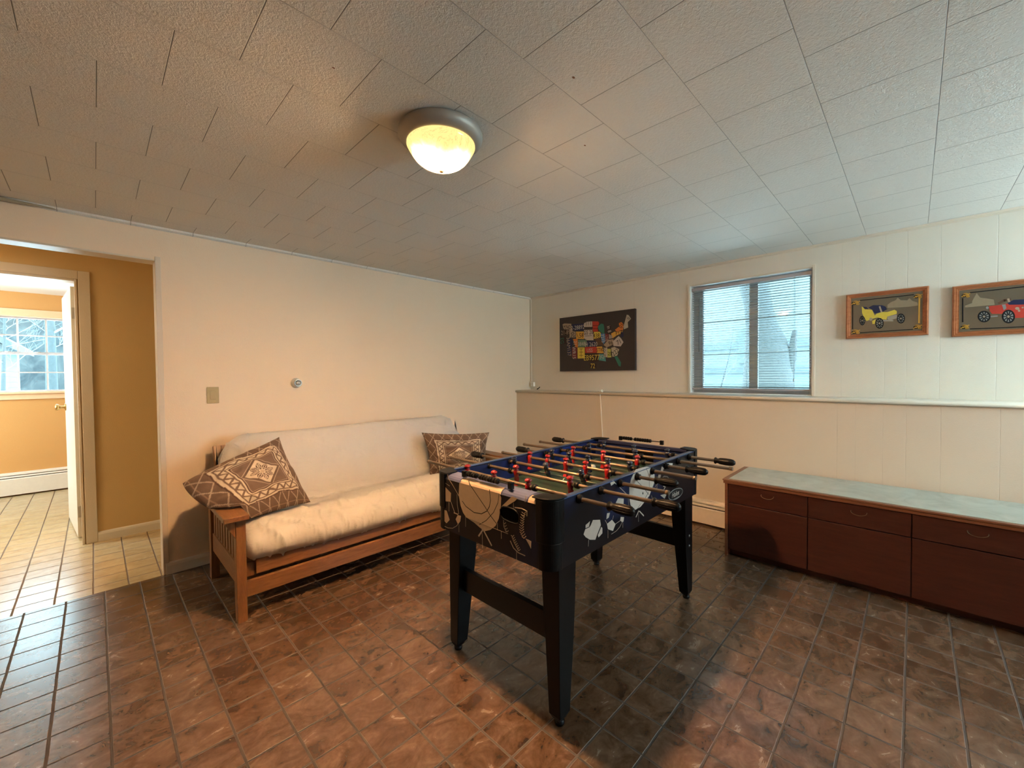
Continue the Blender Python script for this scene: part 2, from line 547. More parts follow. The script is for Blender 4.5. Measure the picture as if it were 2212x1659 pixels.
def text_on(mb, s, cx, cz, size, rot, P, mat, width=1.0, shear=0.0):
    """P(u, w) -> 3D point for right/up coordinates"""
    v, f = text_shape(s)
    c, sn = math.cos(rot), math.sin(rot)
    vs = []
    for a, b in v:
        a = (a * width + b * shear) * size; b = b * size
        vs.append(P(cx + a * c - b * sn, cz + a * sn + b * c))
    mb.add(vs, f, mat)
ART = {
'END': [('p','cream',[(1.4063,0.8342),(1.1541,0.8371),(1.1449,0.8218),(1.1472,0.7898),(1.1594,0.7368),(1.1791,0.7026),(1.2108,0.6783),(1.2433,0.6644),(1.2764,0.6724),(1.3103,0.6835),(1.3631,0.6936),(1.3833,0.7091),(1.3989,0.7348),(1.412,0.7789)]),('s','black',0.0035,[(1.3422,0.8551),(1.338,0.8421),(1.3037,0.8146),(1.2417,0.7664),(1.2099,0.7382),(1.175,0.7143)]),('s','black',0.0035,[(1.3869,0.7578),(1.3622,0.7399),(1.3095,0.7261),(1.2628,0.7313),(1.2297,0.7499),(1.2133,0.7726),(1.207,0.7983),(1.2123,0.8405)]),('s','black',0.0027,[(1.156,0.8354),(1.1642,0.7967),(1.1899,0.7536),(1.2344,0.7105),(1.2762,0.6836)]),('s','cream',0.0027,[(1.4901,0.857),(1.4855,0.8397),(1.4542,0.8153),(1.3983,0.7641)]),('p','cream',[(1.509,0.7961),(1.4671,0.7769),(1.4704,0.7372),(1.5206,0.7297),(1.5377,0.7661)]),('p','cream',[(1.5291,0.691),(1.5012,0.6896),(1.4796,0.6537),(1.5024,0.6329),(1.5286,0.6418)]),('p','cream',[(1.4209,0.6887),(1.3974,0.6912),(1.4026,0.6666),(1.4193,0.6477),(1.4356,0.6674)]),('s','grey',0.0022,[(1.5231,0.6155),(1.4928,0.614),(1.4582,0.6214),(1.429,0.6393),(1.4097,0.6619)]),('s','grey',0.0016,[(1.5181,0.7271),(1.5316,0.6935)]),('s','grey',0.0016,[(1.4829,0.7315),(1.4837,0.6921)]),('s','grey',0.0016,[(1.468,0.7377),(1.4422,0.6956)]),('s','grey',0.0016,[(1.5419,0.8085),(1.5086,0.8145),(1.4763,0.8067)]),('s','cream',0.0038,[(1.447,0.693),(1.4184,0.6928)]),('s','grey',0.0016,[(1.4238,0.7795),(1.4223,0.7356),(1.4137,0.6962)]),('s','grey',0.007,[(1.2812,0.6348),(1.2556,0.6667),(1.2679,0.6774)]),('s','grey',0.0065,[(1.2515,0.6677),(1.2038,0.6179)]),('s','grey',0.0016,[(1.26,0.6517),(1.2577,0.5913)]),('s','grey',0.0016,[(1.3654,0.6901),(1.3661,0.6524)]),('s','grey',0.0016,[(1.4122,0.6495),(1.4129,0.6169)]),('s','grey',0.0016,[(1.1468,0.6897),(1.1461,0.6609)]),('s','grey',0.0016,[(1.064,0.6376),(1.0645,0.6018)]),('s','grey',0.0016,[(1.1673,0.7163),(1.1677,0.6895)]),('p','cream',[(1.1435,0.7879),(1.0861,0.839),(1.0563,0.8374),(1.0704,0.8243),(1.1175,0.7937)]),('s','grey',0.0032,[(1.0707,0.8001),(1.036,0.804),(1.0092,0.8001),(1.0101,0.7826)]),('s','grey',0.0032,[(1.133,0.7379),(1.1315,0.7121),(1.1188,0.6944)]),('s','grey',0.0032,[(1.0967,0.6654),(1.0798,0.6432),(1.0554,0.6326),(1.0212,0.6316)]),('s','cream',0.0016,[(1.3676,0.6939),(1.1097,0.6896)]),('p','grey',[(1.0171,0.6964),(0.989,0.6943),(0.9909,0.6667),(1.0039,0.6827)]),('s','grey',0.0014,[(1.0776,0.8152),(1.0779,0.7922)]),('s','grey',0.0027,[(1.0119,0.8564),(1.0188,0.8327)]),('s','cream',0.0024,[(1.0345,0.7911),(1.0244,0.7867),(1.0142,0.7965)]),('s','cream',0.0024,[(1.0382,0.7812),(1.0281,0.7768),(1.0179,0.7867)]),('s','cream',0.0024,[(1.042,0.7712),(1.0318,0.7669),(1.0216,0.7768)]),('s','cream',0.0024,[(1.0442,0.7614),(1.034,0.7571),(1.0238,0.7671)]),('s','cream',0.0024,[(1.0456,0.7516),(1.0354,0.7474),(1.0251,0.7574)]),('s','cream',0.0024,[(1.0471,0.7418),(1.0368,0.7376),(1.0265,0.7477)]),('s','cream',0.0024,[(1.0472,0.7323),(1.037,0.7281),(1.0267,0.7383)]),('s','cream',0.0024,[(1.0473,0.7228),(1.0371,0.7187),(1.0268,0.7289)]),('s','cream',0.0024,[(1.0458,0.714),(1.0356,0.7099),(1.0253,0.7201)]),('s','cream',0.0024,[(1.0407,0.7066),(1.0305,0.7026),(1.0203,0.7128)]),('s','cream',0.0024,[(1.0356,0.6993),(1.0255,0.6953),(1.0153,0.7056)]),('s','cream',0.0024,[(1.1343,0.7264),(1.1276,0.7238),(1.1209,0.7301)]),('s','cream',0.0024,[(1.1306,0.7165),(1.124,0.714),(1.1173,0.7204)]),('s','cream',0.0024,[(1.1257,0.7073),(1.1191,0.7048),(1.1125,0.7112)]),('s','cream',0.0024,[(1.1199,0.6986),(1.1133,0.6962),(1.1067,0.7026)]),('s','cream',0.0024,[(1.0917,0.6882),(1.0846,0.6855),(1.0774,0.6926)]),('s','cream',0.0024,[(1.0875,0.6814),(1.0804,0.6788),(1.0733,0.6858)]),('s','cream',0.0024,[(1.0833,0.6747),(1.0763,0.672),(1.0691,0.6791)]),('s','cream',0.0024,[(1.0791,0.668),(1.0721,0.6654),(1.065,0.6725)]),('s','cream',0.0024,[(1.074,0.6619),(1.067,0.6593),(1.0599,0.6664)]),('s','cream',0.0024,[(1.0689,0.6558),(1.0619,0.6533),(1.0548,0.6604)]),('s','cream',0.0024,[(1.0638,0.6498),(1.0568,0.6472),(1.0498,0.6544)]),('s','cream',0.0024,[(1.0587,0.6438),(1.0518,0.6412),(1.0448,0.6484)])],
'HOLE': [(1.136,0.7909),(1.1029,0.7956),(1.0708,0.7937),(1.0466,0.7815),(1.0427,0.7598),(1.047,0.7462),(1.0645,0.7388),(1.0964,0.7378),(1.133,0.7405),(1.1496,0.755),(1.1504,0.7759)],
'SIDE': [('p','white',[(1.3572,0.7278),(1.4075,0.7158),(1.4138,0.6928),(1.3901,0.6662),(1.3731,0.6454),(1.3362,0.6563),(1.3085,0.6736),(1.293,0.6894),(1.3049,0.7063),(1.3347,0.7061),(1.3428,0.712)]),('p','white',[(1.307,0.7216),(1.3369,0.7285),(1.3295,0.7091),(1.3069,0.7099)]),('p','white',[(1.4245,0.6779),(1.4243,0.6565),(1.3963,0.6479),(1.3921,0.6586),(1.4159,0.6851)]),('p','white',[(1.4989,0.692),(1.5269,0.666),(1.5055,0.6433),(1.4666,0.6615),(1.46,0.6851)]),('p','white',[(1.5492,0.7718),(1.596,0.7589),(1.5932,0.7211),(1.5587,0.7332),(1.5252,0.7523)]),('p','white',[(1.5706,0.686),(1.5979,0.6777),(1.5928,0.6598),(1.5803,0.6606),(1.5656,0.6721)]),('p','white',[(1.4604,0.7287),(1.483,0.7255),(1.4738,0.7083),(1.4557,0.7057)]),('s','grey',0.0022,[(1.5828,0.6624),(1.5629,0.6449),(1.5338,0.6353),(1.4938,0.633)]),('s','grey',0.0022,[(1.5245,0.6666),(1.5656,0.6708)]),('s','grey',0.0022,[(1.4467,0.7032),(1.46,0.6864)]),('p','white',[(1.5095,0.8571),(1.5377,0.8318),(1.5211,0.8413),(1.4931,0.8358),(1.4863,0.8493)]),('p','white',[(1.704,0.868),(1.812,0.8633),(1.848,0.8531),(1.8911,0.8102),(1.8909,0.7731),(1.8598,0.7452),(1.8353,0.7194),(1.7995,0.7051),(1.7475,0.687),(1.6975,0.6856),(1.6548,0.7169),(1.6446,0.7506),(1.6449,0.7975),(1.6608,0.8336)]),('s','black',0.003,[(1.8061,0.856),(1.8357,0.8118),(1.8355,0.7586)]),('s','black',0.003,[(1.7037,0.8201),(1.7765,0.7707),(1.8293,0.7263)]),('s','black',0.003,[(1.8293,0.7375),(1.7937,0.7175),(1.7533,0.721)]),('s','black',0.0024,[(1.7532,0.702),(1.7139,0.6842)]),('p','black',[(1.7763,0.7438),(1.7752,0.7405),(1.7723,0.7389),(1.7688,0.7397),(1.7659,0.7425),(1.7648,0.7463),(1.766,0.7496),(1.7688,0.7511),(1.7724,0.7504),(1.7753,0.7476)]),('s','white',0.0027,[(1.5593,0.8175),(1.6446,0.7558)]),('s','white',0.0054,[(1.7055,0.6515),(1.7305,0.6721)]),('s','white',0.0054,[(1.7389,0.6687),(1.7787,0.6383)]),('s','grey',0.0019,[(1.7277,0.6593),(1.7291,0.6238)]),('s','grey',0.0019,[(1.3262,0.6592),(1.324,0.6347)]),('s','grey',0.0019,[(1.4665,0.6566),(1.4663,0.6251)]),('s','grey',0.0019,[(1.5878,0.6586),(1.5876,0.6356)]),('s','grey',0.0033,[(1.9618,0.7739),(1.9952,0.783),(2.0363,0.7743),(2.0573,0.7574)]),('p','grey',[(1.9357,0.8021),(1.9618,0.7974),(1.9486,0.7735),(1.9227,0.7813)]),('p','white',[(1.9954,0.8505),(2.1004,0.8321),(2.0931,0.8211),(2.0021,0.8376)]),('s','black',0.0022,[(2.033,0.8439),(2.033,0.8319)]),('s','black',0.0022,[(2.054,0.8405),(2.0539,0.8278)]),('s','black',0.0022,[(2.0752,0.8371),(2.0752,0.8243)]),('p','white',[(1.9719,0.8367),(1.9953,0.8239),(1.9785,0.8091),(1.9586,0.8184)]),('s','white',0.0033,[(1.9883,0.7334),(2.0121,0.7256),(1.995,0.7172)]),('s','grey',0.0024,[(1.8596,0.7141),(1.8719,0.6887),(1.9095,0.6629)]),('p','grey',[(1.9549,0.6962),(2.0292,0.6891),(2.0017,0.6682)]),('s','grey',0.0022,[(1.8971,0.7489),(1.9226,0.7611),(1.9097,0.7205)]),('s','grey',0.0019,[(1.5107,0.7062),(1.5036,0.6932)]),('s','grey',0.0019,[(1.6342,0.7503),(1.6391,0.7128)])],
'LOGO': [(2.2209,0.67),(2.2264,0.6638),(2.2273,0.6577),(2.2235,0.6518),(2.2152,0.6465),(2.203,0.642),(2.1875,0.6387),(2.1696,0.6367),(2.1503,0.636),(2.1306,0.6366),(2.1114,0.6386),(2.0937,0.6417),(2.0783,0.6458),(2.066,0.6508),(2.0572,0.6563),(2.0523,0.6621),(2.0515,0.6679),(2.0549,0.6735),(2.0624,0.6786),(2.0735,0.683),(2.0878,0.6864),(2.1048,0.6887),(2.1235,0.6897),(2.1432,0.6894),(2.1627,0.6877),(2.1813,0.6848),(2.1977,0.6807),(2.2112,0.6757)],
'MAP': [('cream',[(2.9571,1.9029),(2.8574,1.8896),(2.8579,1.8219),(2.9695,1.834),(2.9852,1.8943)],'7742','black',(2.9193,1.8521),0.0417,0),('dk',[(2.9949,1.8317),(2.8818,1.8222),(2.8822,1.7647),(2.9954,1.7732)],'21-89','cream',(2.9392,1.7952),0.0446,0),('cream',[(2.8817,1.8322),(2.851,1.8461),(2.8412,1.8012),(2.7977,1.7922),(2.7981,1.7266),(2.8825,1.7326)],'20','black',(2.8381,1.7597),0.0468,90),('navy',[(2.8493,1.8834),(2.6856,1.8772),(2.683,1.7937),(2.8109,1.8053),(2.8444,1.8235)],'2-28892','white',(2.7655,1.8386),0.0435,0),('white',[(2.6792,1.8793),(2.6407,1.8917),(2.5716,1.8892),(2.5707,1.8278),(2.6795,1.8364)]),('red',[(2.5691,1.8889),(2.4917,1.8813),(2.4809,1.8605),(2.5012,1.8154),(2.4954,1.7679),(2.5629,1.7733)]),('white',[(2.681,1.8016),(2.5647,1.7956),(2.5542,1.6777),(2.6421,1.6835),(2.6803,1.7075)],'GS 20','black',(2.6225,1.7701),0.0399,0),('gold',[(2.7923,1.7929),(2.683,1.7857),(2.6804,1.6995),(2.7883,1.7095)],'58','black',(2.7157,1.7451),0.0459,0),('yellow',[(2.5506,1.7697),(2.4741,1.7662),(2.455,1.7413),(2.4684,1.7033),(2.551,1.6933)],'438','black',(2.5157,1.7276),0.042,0),('green',[(2.4981,1.8256),(2.4556,1.8539),(2.4258,1.8449),(2.417,1.808),(2.4144,1.7408),(2.4502,1.7487),(2.4861,1.788)]),('blue',[(2.4652,1.7447),(2.4085,1.7403),(2.403,1.6574),(2.4299,1.6229),(2.4506,1.6709)],'7215','white',(2.4355,1.6906),0.0362,-80),('dgreen',[(2.7638,1.697),(2.6452,1.6891),(2.6457,1.6088),(2.7644,1.6153)],'38481','white',(2.7053,1.6472),0.0405,0),('navy',[(2.6472,1.6731),(2.5173,1.67),(2.5146,1.6043),(2.6477,1.6089)],'H 2620','white',(2.5825,1.6345),0.0413,0),('orange',[(2.8351,1.7127),(2.7684,1.7082),(2.7658,1.6099),(2.799,1.6145)],'21','white',(2.8019,1.6667),0.0411,-90),('navy',[(2.9237,1.7299),(2.8587,1.7226),(2.8319,1.685),(2.8528,1.6146),(2.8569,1.5209),(2.915,1.5232)],'36AM137','cream',(2.895,1.6252),0.0433,-85),('maroon',[(2.8514,1.6145),(2.7777,1.6078),(2.78,1.4795),(2.82,1.4782),(2.8502,1.504)],'WR15','white',(2.8195,1.5524),0.0412,-88),('yellow',[(2.7711,1.6091),(2.6733,1.605),(2.6722,1.4812),(2.77,1.4819)]),('red',[(2.6681,1.609),(2.5146,1.6043),(2.5119,1.536),(2.6654,1.5401)],'USS','white',(2.6048,1.5694),0.0373,0),('gold',[(2.5146,1.6043),(2.4449,1.6031),(2.4244,1.5295),(2.5089,1.5332)],'ST8S','black',(2.4692,1.5679),0.0365,0),('dk',[(2.6686,1.5375),(2.4875,1.5323),(2.488,1.4433),(2.5557,1.4295),(2.6563,1.4592)],'EB9577','yellow',(2.579,1.4859),0.053,0),('dk',[(2.6057,1.4229),(2.5187,1.4206),(2.519,1.368),(2.6061,1.3696)],'72','yellow',(2.5652,1.3927),0.0476,0),('teal',[(2.4876,1.5218),(2.4096,1.5185),(2.3982,1.438),(2.488,1.4538)],'JCJ','white',(2.4485,1.4864),0.0405,0),('dk',[(3.0146,1.756),(2.9305,1.7499),(2.9312,1.6607),(3.0154,1.6657)],'EG','green',(2.9903,1.7008),0.045,-88),('lime',[(2.3787,1.5727),(2.3378,1.5716),(2.3307,1.4794),(2.3774,1.4786)],'70','black',(2.3509,1.5211),0.0384,-85),('stone',[(2.433,1.592),(2.3798,1.5866),(2.3803,1.4812),(2.4187,1.4878)],'SOUT','black',(2.4184,1.5396),0.0311,-90),('cream',[(2.4269,1.6176),(2.3676,1.6706),(2.304,1.6714),(2.31,1.6159),(2.3856,1.5895)],'96','black',(2.3387,1.6355),0.0408,15),('white',[(2.3098,1.6515),(2.2414,1.7023),(2.2136,1.6753),(2.186,1.6335),(2.2195,1.5906),(2.3043,1.6004)],'71','black',(2.2417,1.637),0.0427,25),('stone',[(2.3332,1.5816),(2.2929,1.5896),(2.2364,1.5614),(2.2592,1.497),(2.3163,1.484)],'222','black',(2.2817,1.5333),0.043,35),('green',[(2.2962,1.4883),(2.2592,1.4894),(2.2146,1.42),(2.2203,1.3775),(2.2427,1.3855)]),('orange',[(2.2864,1.7713),(2.2354,1.8021),(2.2381,1.8374),(2.2074,1.847),(2.1853,1.8175),(2.1911,1.7584),(2.2582,1.7438)],'01','black',(2.2131,1.8051),0.0399,60),('stone',[(2.1854,1.7977),(2.1632,1.865),(2.1466,1.9176),(2.125,1.9103),(2.0982,1.8707),(2.1361,1.8376),(2.1308,1.7829),(2.18,1.7674)],'0','black',(2.1251,1.8759),0.0294,70),('gold',[(2.3325,1.7344),(2.2922,1.7516),(2.1967,1.7489),(2.1912,1.7285),(2.2583,1.7136),(2.3154,1.6823)],'PYZ','black',(2.2357,1.737),0.0351,10),('brown',[(2.5356,1.6923),(2.4806,1.6989),(2.4269,1.6331),(2.4389,1.6079),(2.5114,1.6225)]),('dk',[(2.3786,1.8303),(2.332,1.826),(2.3325,1.7344),(2.379,1.738)],'in 8','white',(2.3554,1.7847),0.0383,-80),('maroon',[(2.4073,1.7402),(2.3644,1.7318),(2.3647,1.6806),(2.403,1.6471)],'178','cream',(2.3899,1.6875),0.0334,-75),('grey',[(2.3586,1.7313),(2.3153,1.7077),(2.3212,1.6827),(2.3588,1.6802)]),('navy',[(2.2189,1.7407),(2.1856,1.743),(2.1858,1.6883),(2.2136,1.6853)])],
'MAPL': [('s','black',0.004,[(2.6503,1.8873),(2.6506,1.8499)]),('s','black',0.004,[(2.6218,1.8872),(2.622,1.8499)]),('s','black',0.004,[(2.5935,1.8844),(2.5937,1.85)]),('s','black',0.004,[(2.6796,1.8203),(2.5627,1.8208)]),('s','black',0.004,[(2.7461,1.5926),(2.694,1.5899)]),('s','black',0.004,[(2.7464,1.5545),(2.6943,1.5522)]),('s','black',0.004,[(2.7467,1.5165),(2.6945,1.5144)]),('s','black',0.004,[(2.72,1.5912),(2.7207,1.4938)]),('s','black',0.004,[(2.6673,1.7335),(2.5787,1.7323)]),('s','black',0.004,[(2.7812,1.7745),(2.7649,1.7297),(2.7518,1.7179)]),('s','black',0.004,[(2.5594,1.8416),(2.498,1.836)]),('s','black',0.004,[(2.5596,1.81),(2.5013,1.7997)])],
'CAR1': [('p','mtan',[(0.1396,1.7684),(0.1211,1.7849),(0.0981,1.7944),(0.0868,1.8116),(0.0707,1.7907),(0.0393,1.7865),(0.0283,1.8004),(0.0149,1.7802),(-0.0115,1.7645),(-0.0139,1.7429),(0.0478,1.7413),(0.1395,1.7462)]),('p','yellow',[(0.2776,1.7727),(0.2577,1.7638),(0.2477,1.7496),(0.2206,1.7431),(0.2057,1.6996),(0.1962,1.7114),(0.1676,1.721),(0.1392,1.7177),(0.1022,1.7292),(0.0906,1.7184),(0.0905,1.6997),(0.139,1.6861),(0.1435,1.6644),(0.1672,1.6699),(0.1864,1.6847),(0.2008,1.683),(0.225,1.6758),(0.2495,1.6653),(0.2646,1.6929),(0.2748,1.7267)]),('p','navy',[(0.2404,1.7617),(0.216,1.7748),(0.1679,1.7688),(0.1489,1.7569),(0.1417,1.737),(0.1628,1.7236),(0.1914,1.7173),(0.2058,1.7125),(0.2206,1.7431)]),('p','navy',[(0.2726,1.7721),(0.2502,1.7661),(0.2403,1.7487),(0.26,1.7511)]),('p','grey',[(0.139,1.6861),(0.0904,1.6965),(0.0879,1.6681),(0.1248,1.6593),(0.1388,1.6671)]),('s','cream',0.009,[(0.1798,1.7607),(0.1699,1.7212)]),('s','grey',0.0109,[(0.1671,1.6604),(0.1108,1.6548)]),('p','yellow',[(0.22,1.6624),(0.2007,1.6734),(0.2053,1.6417),(0.2174,1.6396)]),('p','cream',[(0.2172,1.675),(0.2188,1.6684),(0.2232,1.6646),(0.2286,1.6651),(0.2331,1.6698),(0.2348,1.6768),(0.2332,1.6835),(0.2288,1.6873),(0.2234,1.6867),(0.2189,1.682)]),('p','black',[(0.257,1.6693),(0.2577,1.6587),(0.2599,1.6493),(0.2635,1.642),(0.2681,1.6375),(0.2732,1.6363),(0.2783,1.6384),(0.2829,1.6438),(0.2867,1.6518),(0.2891,1.6618),(0.29,1.6726),(0.2892,1.6833),(0.2869,1.6927),(0.2833,1.7),(0.2787,1.7045),(0.2737,1.7056),(0.2685,1.7034),(0.2639,1.698),(0.2602,1.6899),(0.2578,1.6801)]),('p','wgrey',[(0.2612,1.6697),(0.2619,1.6606),(0.2639,1.6527),(0.2671,1.647),(0.2711,1.6441),(0.2753,1.6445),(0.2794,1.6481),(0.2827,1.6545),(0.2848,1.6628),(0.2857,1.6722),(0.285,1.6814),(0.2829,1.6893),(0.2797,1.695),(0.2757,1.6978),(0.2715,1.6974),(0.2675,1.6937),(0.2642,1.6874),(0.262,1.679)]),('s','black',0.0054,[(0.2853,1.6721),(0.2616,1.6698)]),('s','black',0.0054,[(0.2832,1.6874),(0.2637,1.6545)]),('s','black',0.0054,[(0.2773,1.6964),(0.2696,1.6455)]),('s','black',0.0054,[(0.2699,1.6956),(0.2769,1.6462)]),('s','black',0.0054,[(0.2639,1.6855),(0.2829,1.6564)]),('p','cream',[(0.2701,1.6706),(0.271,1.6658),(0.2734,1.664),(0.2757,1.6663),(0.2767,1.6713),(0.2758,1.6761),(0.2735,1.6779),(0.2711,1.6756)]),('p','black',[(0.1574,1.6403),(0.1584,1.6286),(0.1615,1.6183),(0.1664,1.6102),(0.1726,1.6053),(0.1795,1.604),(0.1865,1.6065),(0.1928,1.6125),(0.1979,1.6215),(0.2012,1.6326),(0.2024,1.6446),(0.2014,1.6564),(0.1983,1.6669),(0.1933,1.6749),(0.1871,1.6797),(0.1801,1.6809),(0.1732,1.6783),(0.1669,1.6722),(0.1619,1.6632),(0.1586,1.6522)]),('p','wgrey',[(0.1632,1.6409),(0.1642,1.6308),(0.167,1.622),(0.1713,1.6158),(0.1767,1.6127),(0.1825,1.6132),(0.188,1.6172),(0.1925,1.6243),(0.1954,1.6337),(0.1965,1.644),(0.1956,1.6542),(0.1928,1.663),(0.1884,1.6692),(0.1829,1.6722),(0.1772,1.6717),(0.1717,1.6676),(0.1673,1.6604),(0.1643,1.6512)]),('s','black',0.0054,[(0.1961,1.644),(0.1637,1.6409)]),('s','black',0.0054,[(0.1931,1.6609),(0.1666,1.6241)]),('s','black',0.0054,[(0.185,1.6707),(0.1746,1.6142)]),('s','black',0.0054,[(0.175,1.6697),(0.1846,1.6151)]),('s','black',0.0054,[(0.1669,1.6583),(0.1928,1.6265)]),('p','cream',[(0.1753,1.642),(0.1766,1.6367),(0.1798,1.6348),(0.183,1.6373),(0.1843,1.6429),(0.183,1.6482),(0.1799,1.6501),(0.1767,1.6476)]),('p','black',[(0.0489,1.6629),(0.0499,1.6524),(0.0527,1.6432),(0.0572,1.6361),(0.063,1.6318),(0.0694,1.6307),(0.0759,1.633),(0.0818,1.6385),(0.0865,1.6465),(0.0895,1.6564),(0.0907,1.6672),(0.0897,1.6777),(0.0868,1.687),(0.0822,1.6941),(0.0764,1.6983),(0.07,1.6993),(0.0635,1.6969),(0.0577,1.6914),(0.0531,1.6833),(0.05,1.6735)]),('p','wgrey',[(0.0543,1.6634),(0.0552,1.6544),(0.0578,1.6467),(0.0618,1.6411),(0.0668,1.6384),(0.0722,1.6389),(0.0772,1.6426),(0.0814,1.649),(0.0842,1.6573),(0.0852,1.6666),(0.0843,1.6757),(0.0817,1.6834),(0.0776,1.689),(0.0726,1.6916),(0.0672,1.691),(0.0622,1.6873),(0.0581,1.6809),(0.0553,1.6726)]),('s','black',0.0054,[(0.0848,1.6666),(0.0547,1.6635)]),('s','black',0.0054,[(0.082,1.6816),(0.0575,1.6485)]),('s','black',0.0054,[(0.0745,1.6903),(0.0649,1.6398)]),('s','black',0.0054,[(0.0653,1.6893),(0.0741,1.6407)]),('s','black',0.0054,[(0.0577,1.679),(0.0818,1.6509)]),('p','cream',[(0.0655,1.6646),(0.0667,1.6599),(0.0696,1.6581),(0.0726,1.6605),(0.0739,1.6654),(0.0727,1.6702),(0.0698,1.6718),(0.0668,1.6695)]),('s','gold',0.0063,[(0.2965,1.8046),(0.2997,1.7983),(0.3081,1.7958),(0.3177,1.7982),(0.324,1.8046),(0.3241,1.8118),(0.3178,1.8165),(0.3083,1.8165),(0.2998,1.8118)]),('s','black',0.0045,[(0.3096,1.7997),(0.3122,1.7941),(0.3188,1.7918),(0.3264,1.7939),(0.3314,1.7994),(0.3314,1.8057),(0.3265,1.8099),(0.3189,1.81),(0.3122,1.806)]),('s','gold',0.0054,[(0.2914,1.7961),(0.2937,1.7908),(0.2994,1.7892),(0.3051,1.7923),(0.3075,1.7982),(0.3052,1.8034),(0.2995,1.805),(0.2938,1.8019)]),('s','gold',0.0054,[(0.3336,1.7962),(0.3106,1.8064),(0.288,1.8133)]),('s','gold',0.0063,[(-0.0254,1.8082),(-0.0227,1.8023),(-0.0155,1.8),(-0.0073,1.8023),(-0.0019,1.8082),(-0.0018,1.8149),(-0.0071,1.8192),(-0.0153,1.8192),(-0.0225,1.8148)]),('s','black',0.0045,[(-0.0142,1.8037),(-0.012,1.7985),(-0.0064,1.7964),(0.0001,1.7983),(0.0044,1.8034),(0.0044,1.8092),(0.0002,1.8131),(-0.0062,1.8132),(-0.0119,1.8095)]),('s','gold',0.0054,[(-0.0298,1.8003),(-0.0278,1.7954),(-0.023,1.794),(-0.0181,1.7968),(-0.016,1.8022),(-0.018,1.8071),(-0.0228,1.8085),(-0.0277,1.8057)]),('s','gold',0.0054,[(0.0062,1.8004),(-0.0133,1.8099),(-0.0327,1.8162)]),('s','gold',0.0063,[(-0.0251,1.6017),(-0.0223,1.5957),(-0.0152,1.593),(-0.0069,1.5949),(-0.0015,1.6005),(-0.0014,1.6072),(-0.0068,1.6118),(-0.015,1.6122),(-0.0222,1.6082)]),('s','black',0.0045,[(-0.0139,1.5966),(-0.0117,1.5913),(-0.006,1.5889),(0.0005,1.5905),(0.0047,1.5953),(0.0048,1.6012),(0.0006,1.6053),(-0.0059,1.6057),(-0.0116,1.6023)]),('s','gold',0.0054,[(-0.0295,1.594),(-0.0275,1.589),(-0.0226,1.5873),(-0.0177,1.5899),(-0.0156,1.5952),(-0.0176,1.6002),(-0.0225,1.6019),(-0.0274,1.5994)]),('s','gold',0.0054,[(0.0066,1.5923),(-0.013,1.6028),(-0.0324,1.6102)]),('s','gold',0.0063,[(0.295,1.5942),(0.2982,1.5877),(0.3066,1.5847),(0.3162,1.5868),(0.3226,1.5928),(0.3226,1.6001),(0.3164,1.6051),(0.3068,1.6055),(0.2983,1.6012)]),('s','black',0.0045,[(0.3081,1.5887),(0.3107,1.5829),(0.3173,1.5803),(0.3249,1.582),(0.3299,1.5872),(0.33,1.5936),(0.325,1.598),(0.3174,1.5985),(0.3108,1.5948)]),('s','gold',0.0054,[(0.2899,1.5859),(0.2922,1.5805),(0.2979,1.5786),(0.3036,1.5814),(0.3061,1.5872),(0.3037,1.5926),(0.298,1.5944),(0.2923,1.5917)]),('s','gold',0.0054,[(0.3321,1.5839),(0.3092,1.5953),(0.2865,1.6034)]),('s','black',0.0054,[(0.3284,1.7922),(0.3272,1.6134)]),('s','black',0.0054,[(0.2838,1.5834),(0.011,1.5853)]),('s','black',0.0054,[(0.2855,1.8182),(0.0086,1.8203)]),('s','gold',0.0072,[(-0.02,1.7907),(-0.0193,1.6266)])],
